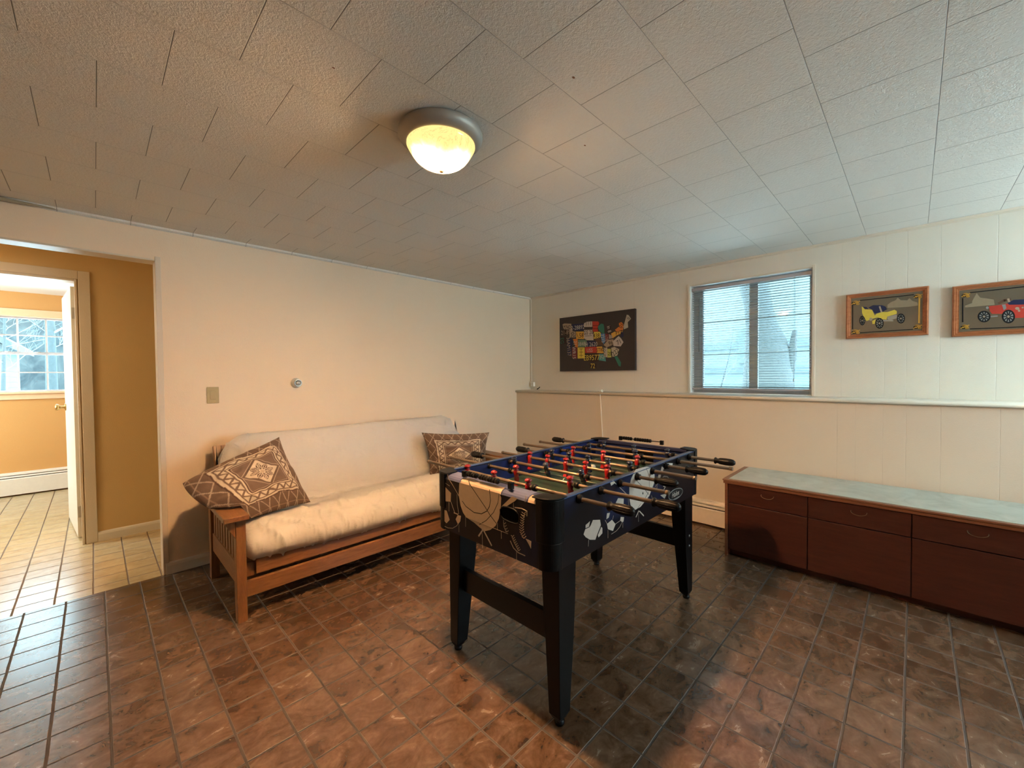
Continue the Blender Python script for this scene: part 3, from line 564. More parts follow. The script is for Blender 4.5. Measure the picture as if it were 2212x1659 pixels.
'CAR2': [('p','mtan',[(-0.2583,1.7409),(-0.2768,1.7896),(-0.2922,1.7591),(-0.3478,1.7402),(-0.3518,1.7063),(-0.2278,1.7047),(-0.2277,1.7162),(-0.2584,1.7295)]),('p','red',[(-0.3281,1.7009),(-0.3771,1.7031),(-0.4019,1.7082),(-0.4747,1.6988),(-0.5414,1.6823),(-0.58,1.6879),(-0.5934,1.6341),(-0.5811,1.6042),(-0.4345,1.6169),(-0.392,1.6461),(-0.3414,1.6517),(-0.3321,1.6696)]),('p','navy',[(-0.4019,1.7109),(-0.4263,1.7268),(-0.4946,1.723),(-0.5214,1.7114),(-0.495,1.6908),(-0.4091,1.699)]),('p','cream',[(-0.4494,1.6723),(-0.4478,1.6673),(-0.4435,1.6647),(-0.4382,1.6653),(-0.4338,1.669),(-0.4321,1.6743),(-0.4337,1.6793),(-0.438,1.6819),(-0.4433,1.6812),(-0.4477,1.6776)]),('p','cream',[(-0.4526,1.6583),(-0.4518,1.654),(-0.4494,1.6515),(-0.4464,1.6518),(-0.444,1.6549),(-0.443,1.6594),(-0.4439,1.6638),(-0.4462,1.6663),(-0.4492,1.6659),(-0.4517,1.6629)]),('p','cream',[(-0.4654,1.6757),(-0.4643,1.672),(-0.4614,1.6708),(-0.4585,1.6727),(-0.4572,1.6767),(-0.4584,1.6804),(-0.4613,1.6816),(-0.4642,1.6797)]),('p','wgrey',[(-0.3807,1.7026),(-0.3949,1.7036),(-0.3987,1.6783),(-0.3882,1.6686)]),('s','wgrey',0.0072,[(-0.3159,1.6348),(-0.3634,1.6354)]),('s','brown',0.0127,[(-0.3698,1.7151),(-0.3911,1.7288),(-0.4122,1.7315)]),('s','cream',0.009,[(-0.4052,1.7352),(-0.4089,1.7182)]),('p','wgrey',[(-0.3278,1.6914),(-0.3267,1.6862),(-0.3238,1.6833),(-0.3202,1.6837),(-0.3172,1.6874),(-0.316,1.6928),(-0.3171,1.698),(-0.32,1.7009),(-0.3236,1.7004),(-0.3266,1.6968)]),('p','black',[(-0.3358,1.6355),(-0.3346,1.6246),(-0.3309,1.6149),(-0.3251,1.6076),(-0.3178,1.6032),(-0.3095,1.6022),(-0.3012,1.6048),(-0.2936,1.6107),(-0.2875,1.6193),(-0.2836,1.6299),(-0.2821,1.6412),(-0.2833,1.6523),(-0.2871,1.6621),(-0.293,1.6694),(-0.3005,1.6737),(-0.3088,1.6745),(-0.317,1.6718),(-0.3245,1.6658),(-0.3305,1.6572),(-0.3344,1.6468)]),('p','wgrey',[(-0.3289,1.6363),(-0.3278,1.6268),(-0.3245,1.6187),(-0.3193,1.613),(-0.3129,1.6103),(-0.306,1.6109),(-0.2994,1.6149),(-0.2941,1.6218),(-0.2905,1.6307),(-0.2892,1.6405),(-0.2903,1.6501),(-0.2937,1.6582),(-0.2989,1.6639),(-0.3054,1.6665),(-0.3123,1.6657),(-0.3188,1.6617),(-0.3241,1.6548),(-0.3276,1.646)]),('s','black',0.0054,[(-0.2897,1.6404),(-0.3283,1.6363)]),('s','black',0.0054,[(-0.2933,1.6563),(-0.3249,1.6206)]),('s','black',0.0054,[(-0.3029,1.6652),(-0.3154,1.6116)]),('s','black',0.0054,[(-0.3148,1.6638),(-0.3034,1.6128)]),('s','black',0.0054,[(-0.3245,1.6528),(-0.2936,1.6238)]),('p','cream',[(-0.3145,1.6378),(-0.313,1.6329),(-0.3092,1.6311),(-0.3054,1.6337),(-0.3038,1.6389),(-0.3053,1.6439),(-0.3091,1.6456),(-0.3129,1.6431)]),('p','black',[(-0.433,1.6252),(-0.4319,1.6125),(-0.4283,1.6013),(-0.4227,1.5927),(-0.4155,1.5874),(-0.4075,1.5862),(-0.3994,1.589),(-0.392,1.5956),(-0.3861,1.6055),(-0.3822,1.6176),(-0.3807,1.6307),(-0.3819,1.6436),(-0.3855,1.6549),(-0.3913,1.6635),(-0.3985,1.6686),(-0.4066,1.6697),(-0.4147,1.6667),(-0.422,1.66),(-0.4278,1.6501),(-0.4316,1.6381)]),('p','wgrey',[(-0.4263,1.6259),(-0.4252,1.6149),(-0.422,1.6055),(-0.417,1.5988),(-0.4108,1.5955),(-0.404,1.5962),(-0.3977,1.6007),(-0.3924,1.6085),(-0.3889,1.6187),(-0.3876,1.63),(-0.3887,1.6411),(-0.3919,1.6506),(-0.397,1.6573),(-0.4033,1.6604),(-0.41,1.6596),(-0.4164,1.6551),(-0.4216,1.6472),(-0.425,1.6371)]),('s','black',0.0054,[(-0.3881,1.63),(-0.4258,1.626)]),('s','black',0.0054,[(-0.3916,1.6483),(-0.4224,1.6077)]),('s','black',0.0054,[(-0.4009,1.6588),(-0.4132,1.5972)]),('s','black',0.0054,[(-0.4125,1.6575),(-0.4016,1.5983)]),('s','black',0.0054,[(-0.422,1.6449),(-0.392,1.6108)]),('p','cream',[(-0.4123,1.6274),(-0.4108,1.6217),(-0.4071,1.6196),(-0.4034,1.6224),(-0.4018,1.6285),(-0.4033,1.6343),(-0.407,1.6363),(-0.4107,1.6335)]),('p','black',[(-0.5791,1.6096),(-0.5781,1.5975),(-0.5748,1.5867),(-0.5697,1.5784),(-0.5631,1.5734),(-0.5557,1.5721),(-0.5483,1.5748),(-0.5415,1.5811),(-0.536,1.5906),(-0.5324,1.6022),(-0.5311,1.6147),(-0.5321,1.6271),(-0.5354,1.6379),(-0.5407,1.6462),(-0.5474,1.6511),(-0.5548,1.6522),(-0.5622,1.6494),(-0.5689,1.6429),(-0.5743,1.6335),(-0.5778,1.6221)]),('p','wgrey',[(-0.5729,1.6103),(-0.572,1.5998),(-0.569,1.5907),(-0.5644,1.5842),(-0.5587,1.5811),(-0.5525,1.5817),(-0.5467,1.586),(-0.5418,1.5935),(-0.5386,1.6032),(-0.5374,1.6141),(-0.5383,1.6247),(-0.5413,1.6338),(-0.546,1.6402),(-0.5518,1.6433),(-0.558,1.6426),(-0.5638,1.6382),(-0.5686,1.6307),(-0.5717,1.621)]),('s','black',0.0054,[(-0.5379,1.614),(-0.5724,1.6103)]),('s','black',0.0054,[(-0.541,1.6316),(-0.5694,1.5929)]),('s','black',0.0054,[(-0.5496,1.6417),(-0.5609,1.5827)]),('s','black',0.0054,[(-0.5602,1.6405),(-0.5502,1.5837)]),('s','black',0.0054,[(-0.569,1.6285),(-0.5414,1.5957)]),('p','cream',[(-0.56,1.6117),(-0.5587,1.6062),(-0.5553,1.6042),(-0.5519,1.6069),(-0.5504,1.6127),(-0.5518,1.6182),(-0.5551,1.6202),(-0.5586,1.6175)]),('s','gold',0.0063,[(-0.2417,1.7833),(-0.2393,1.7777),(-0.2329,1.7755),(-0.2255,1.7776),(-0.2207,1.7831),(-0.2206,1.7894),(-0.2254,1.7936),(-0.2327,1.7936),(-0.2392,1.7895)]),('s','black',0.0045,[(-0.2317,1.7789),(-0.2298,1.774),(-0.2248,1.772),(-0.219,1.7738),(-0.2151,1.7785),(-0.2151,1.7841),(-0.2188,1.7878),(-0.2246,1.7879),(-0.2297,1.7844)]),('s','gold',0.0054,[(-0.2457,1.7758),(-0.2439,1.7712),(-0.2396,1.7698),(-0.2352,1.7724),(-0.2333,1.7776),(-0.2351,1.7822),(-0.2394,1.7836),(-0.2438,1.7809)]),('s','gold',0.0054,[(-0.2135,1.7758),(-0.2309,1.7848),(-0.2482,1.7909)]),('s','gold',0.0063,[(-0.2399,1.5825),(-0.2374,1.5768),(-0.231,1.5742),(-0.2237,1.5759),(-0.2188,1.5812),(-0.2188,1.5875),(-0.2235,1.592),(-0.2309,1.5924),(-0.2373,1.5886)]),('s','black',0.0045,[(-0.2299,1.5776),(-0.2279,1.5726),(-0.2229,1.5703),(-0.2171,1.5717),(-0.2132,1.5763),(-0.2132,1.5819),(-0.2169,1.5858),(-0.2227,1.5862),(-0.2278,1.583)]),('s','gold',0.0054,[(-0.2439,1.5752),(-0.2421,1.5705),(-0.2377,1.5689),(-0.2333,1.5713),(-0.2315,1.5763),(-0.2332,1.5811),(-0.2376,1.5827),(-0.242,1.5803)]),('s','gold',0.0054,[(-0.2116,1.5734),(-0.2291,1.5835),(-0.2464,1.5905)]),('s','black',0.0054,[(-0.2175,1.7636),(-0.219,1.6133)]),('s','black',0.0054,[(-0.2524,1.5653),(-0.4965,1.5595)]),('s','black',0.0054,[(-0.2501,1.7964),(-0.4937,1.8006)])],
}

# ================================================================== materials
M_WALL_A = paint('cream_wall_paint', (0.78, 0.645, 0.49))
GU = [0.393, 0.292, 0.153, 0.040, -0.119, -0.363, -0.52, -0.70, -0.85, 1.613, 1.73, 2.08, 2.86]
GL = [0.387, 0.288, 0.147, 0.036, -0.120, -0.358, -0.52, -0.70, -0.85, 1.607, 1.50, 2.07, 2.85]
M_WALL_B = paint('cream_panelling_upper', (0.68, 0.64, 0.56), grooves=GU)
M_WALL_L = paint('cream_panelling_lower', (0.63, 0.56, 0.46), grooves=GL)
M_TRIM = paint('cream_trim_gloss', (0.66, 0.59, 0.49), rough=0.35, bumpd=0.0004)
M_BASE = paint('off_white_baseboard', (0.74, 0.70, 0.62), rough=0.4, bumpd=0.0004)
M_HALL = paint('ochre_hall_paint', (0.64, 0.46, 0.22))
M_BED = paint('orange_bedroom_paint', (0.62, 0.32, 0.105))
M_WHITE_CEIL = paint('white_bedroom_ceiling', (0.86, 0.84, 0.80))
M_CEIL = ceiling_mat('fibre_ceiling_tile', (0.81, 0.80, 0.76))
M_FLOOR = tile_floor('brown_tile_sheet_floor', 0.0138, 0.649, 0.1583, 0.158,
                     [(0.046, 0.022, 0.011), (0.082, 0.043, 0.023), (0.106, 0.061, 0.036), (0.160, 0.102, 0.066)], (0.038, 0.023, 0.013), 0.25)
M_HFLOOR = tile_floor('beige_tile_sheet_floor', -0.0345, 3.483, 0.1583, 0.1545,
                      [(0.42, 0.31, 0.17), (0.47, 0.36, 0.20), (0.50, 0.39, 0.225), (0.54, 0.43, 0.26)], (0.13, 0.08, 0.04), 0.24)
M_DOOR = paint('painted_door_white', (0.66, 0.60, 0.50), rough=0.4)
M_BRASS = plain('worn_brass', (0.55, 0.36, 0.14), 0.3, 1.0)
M_STEEL = plain('painted_hinge', (0.42, 0.36, 0.28), 0.45, 0.5)
M_PINE = wood('honey_pine_x', (0.135, 0.054, 0.018), (0.24, 0.112, 0.042), 'x', 0.38)
M_PINEY = wood('honey_pine_y', (0.135, 0.054, 0.018), (0.24, 0.112, 0.042), 'y', 0.38)
M_PINEZ = wood('honey_pine_z', (0.135, 0.054, 0.018), (0.24, 0.112, 0.042), 'z', 0.38)
M_BLACK = plain('black_plastic', (0.004, 0.004, 0.0045), 0.27, spec=0.16, bumpd=0.0004, bscale=900)
M_BLACKT = plain('black_textured_plastic', (0.004, 0.004, 0.004), 0.38, spec=0.12, bumpd=0.0006, bscale=700)
M_BLACKL = plain('black_laminate', (0.003, 0.0028, 0.003), 0.34, spec=0.14, noise_amt=0.2)
M_VOID = plain('opening_shade_black', (0.001, 0.001, 0.001), 0.9, spec=0.05)  # flat black that paints the darkness inside uncut openings
M_WHITEP = plain('white_plastic', (0.80, 0.78, 0.72), 0.35)
M_BEIGEP = plain('almond_plastic', (0.42, 0.33, 0.15), 0.4)
M_HEAT = plain('cream_enamel', (0.74, 0.66, 0.56), 0.35, bumpd=0.0)
M_HEATD = plain('dark_heater_fin', (0.05, 0.04, 0.035), 0.6)  # even dark colour of the fin block


def A(o): return o


# ================================================================== room shell
# floors
b = MB().box(XW - .12, XL + .4, YF - .12, YA + 0.0, -0.10, 0.0)
structure(b.build('floor', M_FLOOR), 'brown marbled tile sheet floor of the games room')
b = MB().box(XW - .12, 1.6, YA + 0.0, YR + .1, -0.10, 0.0)
structure(b.build('floor', M_HFLOOR), 'beige tile sheet floor of the hall and bedroom')
# ceilings
b = MB().box(XW - .12, XB + .3, YF - .12, YH1, H, H + .10)
structure(b.build('ceiling', M_CEIL), 'textured fibre tile ceiling')
b = MB().box(XW - .12, 1.6, YH1 + .001, YR + .1, H, H + .10)
structure(b.build('ceiling', M_WHITE_CEIL), 'plain white bedroom ceiling')

# back wall with the cased opening
OX0, OX1, OZ = -1.05, 0.302, 2.073
b = MB()
b.box(OX1, XB + .3, YA, YH0, 0, H)
b.box(XW, OX0, YA, YH0, 0, H)
b.box(OX0, OX1, YA, YH0, OZ, H)
structure(b.build('wall_back', M_WALL_A), 'cream wall behind the futon')
# thin jamb lining of the opening
b = MB()
b.box(OX1 - .012, OX1 - .0005, YA - .004, YH0 + .004, 0, OZ - .0005)
b.box(OX0 + .0005, OX1 - .012, YA - .004, YH0 + .004, OZ - .012, OZ - .0005)
b.box(OX0 + .0005, OX0 + .012, YA - .004, YH0 + .004, 0, OZ - .0125)
b.box(OX1 - .012, OX1 + .018, YA - .010, YA - .0005, 0.075, OZ + .018)
structure(b.build('trim_1', M_TRIM, bevel=.003), 'painted lining of the wide opening')

# right wall: upper part with the window, thick lower part
WY0, WY1, WZ0, WZ1 = 0.573, 1.510, 1.112, 2.115
b = MB()
b.box(XB, XB + .16, YF - .12, WY0, 0, H)
b.box(XB, XB + .16, WY1, YH0, 0, H)
b.box(XB, XB + .16, WY0, WY1, 0, WZ0)
b.box(XB, XB + .16, WY0, WY1, WZ1, H)
structure(b.build('wall_right', M_WALL_B), 'cream panelled wall above the ledge')
b = MB().box(XL, XB - .0005, YF, YA - .0005, 0, 1.085)
structure(b.build('wall_right_lower', M_WALL_L), 'thick lower half of the panelled wall')
# ledge with rounded nose
zc, r = 1.0985, 0.0135
pr = [(XB - .001, zc + r), (XL - .012, zc + r)] + [(XL - .012 + r * math.cos(t), zc + r * math.sin(t)) for t in [PI / 2 + PI * k / 10 for k in range(1, 10)]] + [(XL - .012, zc - r), (XB - .001, zc - r)]
b = MB()
b.prism([(p[0], p[1]) for p in pr], YF + .001, YA - .001, 1, 0, True)
structure(b.build('trim_2', M_TRIM), 'rounded ledge running along the panelled wall')
# small cove strips under the ceiling
b = MB()
b.prism([(YA - .0005, H - .0005), (YA - .022, H - .0005), (YA - .018, H - .012), (YA - .0005, H - .020)], XW + .001, XB - .001, 0)
structure(b.build('trim_3', M_CEIL), 'narrow strip between back wall and ceiling')
b = MB()
b.prism([(XB - .0005, H - .0005), (XB - .022, H - .0005), (XB - .018, H - .012), (XB - .0005, H - .020)], YF + .001, YA - .023, 1)
structure(b.build('trim_4', M_TRIM), 'narrow strip between panelled wall and ceiling')
# corner strip down to the box in the corner
b = MB().box(XB - .016, XB - .0008, YA - .024, YA - .0008, 1.213, H - .021)
structure(b.build('trim_5', M_TRIM, bevel=.003), 'slim vertical channel in the corner')

# walls out of view
b = MB()
RW = (2.30, 3.70, 1.12, 2.12)
b.box(XW, RW[0], YF - .12, YF, 0, H); b.box(RW[1], XB + .16, YF - .12, YF, 0, H)
b.box(RW[0], RW[1], YF - .12, YF, 0, RW[2]); b.box(RW[0], RW[1], YF - .12, YF, RW[3], H)
structure(b.build('wall_front', M_WALL_A))
b = MB().box(XW - .12, XW, YF - .12, YA - .001, 0, H)
structure(b.build('wall_left', M_WALL_A))

# hall
DX0, DX1, DZ = -0.93, -0.080, 2.075
b = MB()
b.box(DX1, 1.6, YH1, YH2, 0, H); b.box(XW, DX0, YH1, YH2, 0, H); b.box(DX0, DX1, YH1, YH2, DZ, H)
structure(b.build('wall_hall', M_HALL), 'ochre wall seen through the opening')
b = MB().box(1.48, 1.6, YH0 + .001, YH1 - .001, 0, H)
structure(b.build('wall_hall_right', M_HALL))
b = MB().box(XW - .12, XW, YA, YH1 - .001, 0, H)
structure(b.build('wall_hall_left', M_HALL))
# back face of the back wall is ochre as well
b = MB()
b.box(OX1 + .0, 1.479, YH0 + .0005, YH0 + .006, 0, H - .001)
structure(b.build('wall_hall_near', M_HALL))
b = MB()
b.box(DX1 + .006, DX1 + .071, YH1 - .016, YH1 - .0005, 0, DZ + .065)
b.box(DX0 - .071, DX0 - .006, YH1 - .016, YH1 - .0005, 0, DZ + .065)
b.box(DX0 - .006, DX1 + .006, YH1 - .016, YH1 - .0005, DZ + .0, DZ + .065)
b.box(DX1 - .016, DX1 - .0005, YH1 - .013, YH2 + .002, 0, DZ - .0005)
b.box(DX0 + .0005, DX0 + .016, YH1 - .013, YH2 + .002, 0, DZ - .0005)
b.box(DX0 + .016, DX1 - .016, YH1 - .012, YH2 + .002, DZ - .018, DZ - .0005)
structure(b.build('trim_6', M_DOOR, bevel=.003), 'painted casing of the bedroom door')


def skirting(name, poly_axis, a, bb, at, h, d, sgn, mat, lab):
    """rounded-top skirting; poly_axis 0 runs along x at y=at, 1 runs along y at x=at"""
    p = [(at, 0.0), (at, h), (at + sgn * d * .35, h), (at + sgn * d * .75, h - .008), (at + sgn * d, h - .022), (at + sgn * d, 0.0)]
    m = MB()
    m.prism(p, a, bb, poly_axis)
    return structure(m.build(name, mat), lab)


skirting('baseboard_back', 0, OX1 + .0005, XL - .001, YA - .0005, 0.078, 0.014, -1, M_BASE, 'low painted baseboard under the back wall')
skirting('baseboard_hall', 0, DX1 + .0715, 1.478, YH1 - .0005, 0.078, 0.014, -1, M_BASE, 'low painted baseboard of the hall')

# bedroom
BX0, BX1 = -2.2, 1.0
FX0, FX1, FZ0, FZ1 = -0.83, 0.06, 1.150, 2.010
b = MB()
b.box(XW, FX0, YR, YR + .14, 0, H); b.box(FX1, 1.6, YR, YR + .14, 0, H)
b.box(FX0, FX1, YR, YR + .14, 0, FZ0); b.box(FX0, FX1, YR, YR + .14, FZ1, H)
structure(b.build('wall_bedroom', M_BED), 'orange bedroom wall under the far window')
b = MB().box(BX1, BX1 + .1, YH2 + .001, YR - .001, 0, H)
structure(b.build('wall_bedroom_right', M_BED))
b = MB()
b.box(BX0 - .1, BX0, YH2 + .001, 5.4, 0, H); b.box(BX0 - .1, BX0, 6.6, YR - .001, 0, H)
b.box(BX0 - .1, BX0, 5.4, 6.6, 0, .9); b.box(BX0 - .1, BX0, 5.4, 6.6, 2.15, H)
structure(b.build('wall_bedroom_left', M_BED))

# ------------------------------------------------------------------ far window (double hung, divided lights)
M_SASH = plain('white_sash_paint', (0.62, 0.60, 0.62), 0.4)
M_WFRAME = plain('pale_peach_casing', (0.80, 0.55, 0.33), 0.5)


def glass_mat():
    t = NT('clear_pane_glass')
    o = t.obj()
    gl = t.n('ShaderNodeBsdfGlossy'); gl.inputs['Roughness'].default_value = 0.0
    tr = t.n('ShaderNodeBsdfTransparent'); tr.inputs[0].default_value = (0.94, 0.98, 1, 1)
    fr = t.n('ShaderNodeFresnel'); fr.inputs[0].default_value = 1.5
    nz = t.noise(o, 2.0, 2)
    t.l(t.bump(nz, 0.0002), fr.inputs['Normal'])
    mx = t.n('ShaderNodeMixShader')
    t.l(fr.outputs[0], mx.inputs[0]); t.l(tr.outputs[0], mx.inputs[1]); t.l(gl.outputs[0], mx.inputs[2])
    t.l(mx.outputs[0], t.t.nodes['Material Output'].inputs['Surface'])
    t.t.nodes.remove(t.b)
    return t.m


M_GLASS = glass_mat()
wr = thing('window_2', 'white divided double hung window in the bedroom', 'window', (FX0, YR, FZ0))
del wr['category']
wr['kind'] = 'structure'
b = MB()
y0, y1 = YR - .016, YR - .0008
b.box(FX0 - .075, FX0, y0, y1, FZ0 - .012, FZ1 + .085)
b.box(FX1, FX1 + .075, y0, y1, FZ0 - .012, FZ1 + .085)
b.box(FX0, FX1, y0, y1, FZ1, FZ1 + .085)
b.build('window_casing', M_WFRAME, wr, bevel=.003)
b = MB().box(FX0 - .10, FX1 + .10, YR - .05, YR + .06, FZ0 - .012, FZ0 + .012)
b.box(FX0 - .085, FX1 + .085, YR - .020, YR - .0008, FZ0 - .075, FZ0 - .0125)
b.build('window_sill', M_WFRAME, wr, bevel=.004)
zm = 1.600
xs = [-0.602, -0.385, -0.167]
for (za, zb, yy, nm) in ((zm + .0, FZ1, YR + .075, 'upper_sash'), (FZ0 + .012, zm, YR + .045, 'lower_sash')):
    b = MB()
    b.box(FX0, FX0 + .022, yy, yy + .028, za, zb); b.box(FX1 - .022, FX1, yy, yy + .028, za, zb)
    b.box(FX0 + .022, FX1 - .022, yy, yy + .028, zb - .016, zb); b.box(FX0 + .022, FX1 - .022, yy, yy + .028, za, za + .016)
    zz = (za + zb) / 2
    b.box(FX0 + .022, FX1 - .022, yy + .006, yy + .022, zz - .0065, zz + .0065)
    for x in xs:
        b.box(x - .0075, x + .0075, yy + .0045, yy + .0235, za + .016, zz - .0065)
        b.box(x - .0075, x + .0075, yy + .0045, yy + .0235, zz + .0065, zb - .016)
    sh = b.build(nm, M_SASH, wr)
    MB().box(FX0 + .004, FX1 - .004, yy + .012, yy + .016, za + .004, zb - .004).build('pane', M_GLASS, sh)
for x in (-0.66, -0.44, -0.10):
    b = MB()
    b.box(x - .03, x + .03, YR + .030, YR + .072, zm - .002, zm + .006)
    b.tube([(x - .035, YR + .034, zm + .012), (x + .01, YR + .040, zm + .014)], .005, 8)
    b.build('sash_lock', M_SASH, wr)

# ------------------------------------------------------------------ bedroom door
M_DEDGE = paint('door_edge_paint', (0.40, 0.33, 0.25), rough=0.5)
dr = thing('door_1', 'bedroom door standing open inward, seen almost edge on', 'door', (-0.122, 4.835, 0))
del dr['category']
dr['kind'] = 'structure'
hx, hy = -0.122, 4.835
dv = Vector((-0.075, 0.80, 0)).normalized()
nv = Vector((dv.y, -dv.x, 0))      # towards +x
LEN, TH = 0.80, 0.035


def dpt(a, t, z): return (hx + dv.x * a + nv.x * t, hy + dv.y * a + nv.y * t, z)


def dbox(mb, a0, a1, t0, t1, z0, z1, mat=0):
    v = [dpt(a, t, z) for z in (z0, z1) for t in (t0, t1) for a in (a0, a1)]
    mb.add(v, [(0, 1, 3, 2), (4, 6, 7, 5), (0, 4, 5, 1), (1, 5, 7, 3), (3, 7, 6, 2), (2, 6, 4, 0)], mat)


b = MB(); dbox(b, 0, LEN, 0, TH, .012, 2.045, 0)
b.build('door_leaf', M_DOOR, dr, bevel=.002, recalc=True)
for z in (1.83, 0.22):
    b = MB(); dbox(b, -.006, -.0005, .004, TH + .014, z - .045, z + .045)
    b.tube([dpt(-.012, TH + .012, z - .048), dpt(-.012, TH + .012, z + .048)], .006, 8)
    b.build('hinge', M_STEEL, dr, recalc=True)
b = MB()
ka, kz = LEN - .07, 1.045
pts = [(0.033, 0), (0.033, .006), (.012, .010), (.011, .030), (.017, .038), (.027, .048), (.029, .058), (.022, .066), (.002, .068)]
for sgn, base in ((-1, 0), (1, TH)):
    vs = []
    for r_, h_ in pts:
        for k in range(16):
            t = 2 * PI * k / 16
            vs.append(dpt(ka + r_ * math.cos(t), base + sgn * (h_ + .0004), kz + r_ * math.sin(t)))
    fs = [(i * 16 + k, i * 16 + (k + 1) % 16, (i + 1) * 16 + (k + 1) % 16, (i + 1) * 16 + k) for i in range(len(pts) - 1) for k in range(16)]
    b.add(vs, fs, 0, True)
b.build('door_knob', M_BRASS, dr, recalc=True)

# ------------------------------------------------------------------ baseboard heaters


def heater(name, label, run, a, bb, at, sgn, zt=0.205):
    """run 1: along y against x=at ; run 0: along x against y=at ; sgn: direction out of the wall"""
    d = 0.062
    def pt(dep, z): return (at + sgn * dep, z)
    c = ((at + sgn * d / 2, (a + bb) / 2, 0) if run == 1 else ((a + bb) / 2, at + sgn * d / 2, 0))
    t = thing(name, label, 'heater', c)
    m = MB()
    m.prism([pt(.001, .012), pt(.001, zt), pt(.030, zt), pt(.046, zt - .010), pt(.050, zt - .026), pt(.047, zt - .026), pt(.043, zt - .012), pt(.029, zt - .004), pt(.004, zt - .004), pt(.004, .012)], a, bb, run)
    m.build('back_cover', M_HEAT, t, recalc=True)
    m = MB()
    m.prism([pt(.056, .018), pt(.062, .018), pt(.062, zt - .070), pt(.055, zt - .060), pt(.053, zt - .062), pt(.058, zt - .072)], a + .001, bb - .001, run)
    m.build('front_panel', M_HEAT, t, recalc=True)
    m = MB()
    m.prism([pt(.040, zt - .040), pt(.054, zt - .052), pt(.054, zt - .046), pt(.042, zt - .034)], a + .002, bb - .002, run)
    m.build('damper', M_HEAT, t, recalc=True)
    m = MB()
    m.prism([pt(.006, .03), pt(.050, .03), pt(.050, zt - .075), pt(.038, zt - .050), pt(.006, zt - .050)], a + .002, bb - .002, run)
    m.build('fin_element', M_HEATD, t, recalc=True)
    for e0, e1 in ((a - .022, a - .0005), (bb + .0005, bb + .022)):
        m = MB()
        m.prism([pt(.0012, .002), pt(.0012, zt + .003), pt(.032, zt + .003), pt(.050, zt - .009), pt(.065, zt - .055), pt(.065, .002)], e0, e1, run)
        m.build('end_cap', M_HEAT, t, bevel=.002, recalc=True)
    return t


heater('baseboard_heater', 'cream baseboard heater along the panelled wall beside the brown sideboard', 1, 1.02, 3.30, XL, -1, 0.212)
heater('baseboard_heater', 'cream baseboard heater under the far bedroom window', 0, -2.1, 0.93, YR, -1, 0.262)

# ================================================================== futon sofa frame
FX_L, FX_R = 0.500, 2.575       # outer faces of the end posts
t = thing('futon_sofa', 'honey-stained wooden futon frame with slatted arms against the back wall', 'sofa', (1.54, 2.93, 0))


def leg_post(x0, x1, y0, y1, top, taper_y):
    m = MB()
    yb0, yb1 = (y0, y1 - .012) if taper_y > 0 else (y0 + .012, y1)
    v = [(x0, yb0, 0), (x1, yb0, 0), (x1, yb1, 0), (x0, yb1, 0),
         (x0, y0, .14), (x1, y0, .14), (x1, y1, .14), (x0, y1, .14),
         (x0, y0, top), (x1, y0, top), (x1, y1, top), (x0, y1, top)]
    f = [(3, 2, 1, 0), (8, 9, 10, 11)]
    for k in range(2):
        for i in range(4):
            j = (i + 1) % 4
            f.append((k * 4 + i, k * 4 + j, k * 4 + 4 + j, k * 4 + 4 + i))
    return m.add(v, f)


for side, (px0, px1) in (('l', (FX_L, FX_L + .046)), ('r', (FX_R - .046, FX_R))):
    s_ = -1 if side == 'l' else 1
    out = px0 if side == 'l' else px1
    leg_post(px0, px1, 2.53, 2.59, .5495, 1).build('leg', M_PINEZ, t, bevel=.003)
    leg_post(px0, px1, 3.215, 3.275, .5495, -1).build('leg', M_PINEZ, t, bevel=.003)
    # armrest board, overhanging to the outside
    ax0, ax1 = (.443, .558) if side == 'l' else (FX_R - .058, FX_R + .057)
    m = MB().box(ax0, ax1, 2.500, 3.31, .550, .577)
    m.build('armrest', M_PINEY, t, bevel=.004)
    # wedge bracket under the armrest, outside the post
    o0, o1 = (ax0 + .010, px0 - .0005) if side == 'l' else (px1 + .0005, ax1 - .010)
    xa, xb_ = (o1, o0) if side == 'l' else (o0, o1)
    m = MB()
    m.prism([(xa, .5495), (xb_, .5495), (xb_ + (.008 if side == 'l' else -.008), .525), (xa, .452)], 2.535, 2.570, 1)
    m.build('arm_bracket', M_PINEZ, t, bevel=.002, recalc=True)
    # rails of the arm
    m = MB().box(px0 + .010, px1 - .010, 2.5905, 3.2145, .185, .300)
    m.build('side_rail', M_PINEY, t, bevel=.002)
    m = MB().box(px0 + .012, px1 - .012, 2.5905, 3.2145, .505, .5495)
    m.build('side_rail', M_PINEY, t, bevel=.002)
    for k in range(9):
        y = 2.615 + k * .0685
        m = MB().box(px0 + .016, px1 - .016, y, y + .046, .3005, .5045)
        m.build('arm_slat', M_PINEZ, t, bevel=.002)
m = MB().box(FX_L + .0465, FX_R - .0465, 2.540, 2.568, .122, .205)
m.build('front_rail', M_PINE, t, bevel=.003)
m = MB().box(FX_L + .0465, FX_R - .0465, 3.225, 3.250, .150, .235)
m.build('rear_rail', M_PINE, t, bevel=.003)
# seat frame with slats
m = MB()
m.box(.60, 2.475, 2.575, 2.612, .218, .300); m.box(.60, 2.475, 3.10, 3.125, .226, .300)
m.box(.60, .640, 2.612, 3.10, .235, .300); m.box(2.435, 2.475, 2.612, 3.10, .235, .300)
for k in range(8):
    x = .72 + k * .225
    m.box(x, x + .07, 2.612, 3.10, .285, .300)
m.build('seat_frame', M_PINE, t, bevel=.002)
MB().box(.549, .598, 2.60, 2.66, .206, .285).build('seat_bracket', M_PINEZ, t, bevel=.002)
MB().box(2.477, 2.526, 2.60, 2.66, .206, .285).build('seat_bracket', M_PINEZ, t, bevel=.002)
# tilted back frame


